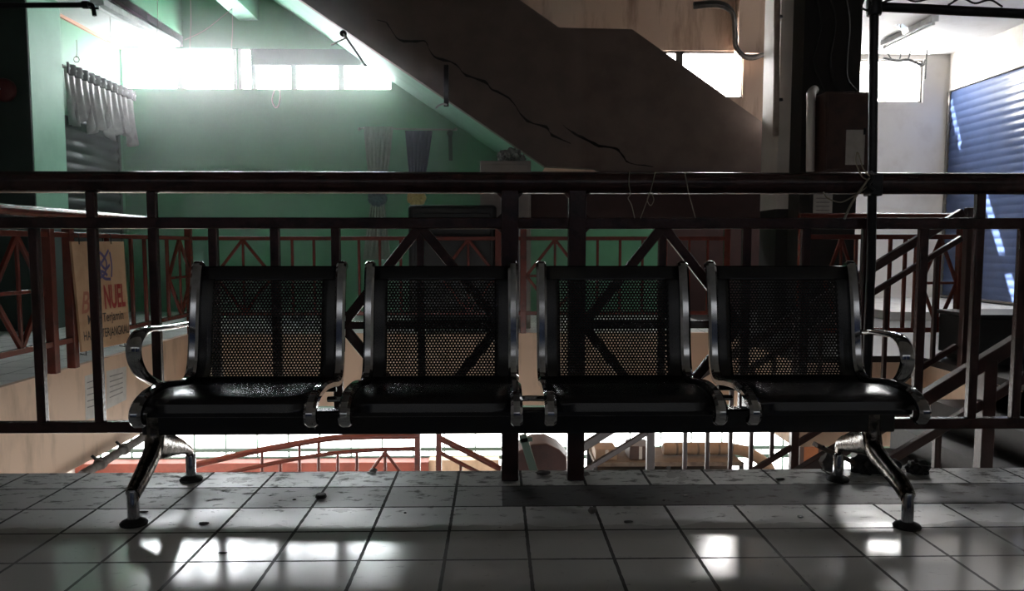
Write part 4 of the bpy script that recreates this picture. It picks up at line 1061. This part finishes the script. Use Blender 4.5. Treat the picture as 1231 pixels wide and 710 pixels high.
lump('mortar_chip', 'pale chip of mortar on the slab edge right of the second post', fl(702, 572), .014, 'stone', (1.5,1,.6), 16, 'rubble')
lump('mortar_chip', 'flat mortar chip on the slab edge between the two posts', fl(652, 570), .016, 'stone', (1.8,1,.45), 17, 'rubble')
pa, pb_ = U(980, 534, Y=2.955), U(1030, 557, Y=2.955)
pl = tag(MB().bar(pa, pb_, .016, .05).build('plank', 'wood', bevel=.002), 'short weathered plank leaning on the rubble by the right leg', 'plank')
MB().tube([pa+Vector((.02, -.027, 0)), pa+Vector((.02, -.033, 0))], .004, 8).build('nail', 'pole', pl)
dark_shape = thing('dark_shape_lump', 'black lump standing in for an unidentified dark shape behind the right bench leg', 'dark_shape', (1.33, 2.93, 0))  # black lump added for a dark shape of unknown nature
for j_, (dx, dy, r, z) in enumerate(((0, 0, .055, .9), (.075, -.01, .048, .75), (.19, -.02, .045, .7))):
    bm = bmesh.new(); bmesh.ops.create_icosphere(bm, subdivisions=3, radius=r); rnd = random.Random(40+j_)
    for v in bm.verts: v.co *= 1+rnd.uniform(-.2, .2); v.co.z = max(v.co.z*z, -r*.5)
    zmin = min(v.co.z for v in bm.verts); m = MB(); bm.verts.index_update()
    m.add([(v.co.x+1.40+dx, v.co.y*.7+2.935+dy, v.co.z-zmin) for v in bm.verts], [tuple(v.index for v in f.verts) for f in bm.faces]); bm.free()
    m.build('shape_lump', 'rubber', dark_shape, smooth=False)

# ------------------------------------------------------------------ daylight
wd = bpy.data.worlds.new('world'); sc.world = wd; wd.use_nodes = True
wd.node_tree.nodes['Background'].inputs[0].default_value = (.75, .85, 1, 1); wd.node_tree.nodes['Background'].inputs[1].default_value = 1.0
sd = bpy.data.lights.new('sun', 'SUN'); so = bpy.data.objects.new('sun', sd); COL.objects.link(so)
sd.energy = 70; sd.angle = math.radians(.5); sd.color = (1, .96, .9)
so.rotation_euler = (-SD).to_track_quat('Z', 'Y').to_euler(); so.location = (5, 10, 8)

# ------------------------------------------------------------------ scattering volume added for the lens glow at the windows
hm = bpy.data.materials.new('glow_air'); hm.use_nodes = True; nt = hm.node_tree; nt.nodes.remove(nt.nodes['Principled BSDF'])
vs_ = nt.nodes.new('ShaderNodeVolumeScatter'); vs_.inputs['Density'].default_value = .06; vs_.inputs['Anisotropy'].default_value = .68
nt.links.new(vs_.outputs[0], nt.nodes['Material Output'].inputs['Volume']); MT['glow_volume'] = hm
hz = MB().box((-4.82, 8.0, .02), (.9, 10.58, 3.40)).build('glow_volume', 'glow_volume', smooth=False)
hz['kind'] = 'stuff'; hz['label'] = 'scattering volume added for the lens glow at the left windows'; hz['category'] = 'glow_volume'

GROUPS = {'railing': 'balcony railings round the stairwell', 'stair_railing': 'railings of the stair flight', 'fluorescent_lamp': 'fluorescent lamps', 'hanging_string': 'strings hanging in the green alcove',
          'tied_curtain': 'tied curtains on the green wall', 'cable': 'loose electric cables', 'loose_wire': 'loose wires on the top rail', 'scrap': 'scraps of litter on the tiles',
          'mortar_chip': 'mortar chips on the slab edge', 'paper_notice': 'paper notices on the left fascia', 'carton': 'cartons on the storage rack', 'cabinet': 'cabinets before the green wall', 'roller_shutter': 'roller shutters', 'paper_sheet': 'papers on the black column'}
for o in sc.objects:
    if o.parent is None and 'label' in o.keys():
        g = GROUPS.get(o.name.split('.')[0])
        if g: o['group'] = g
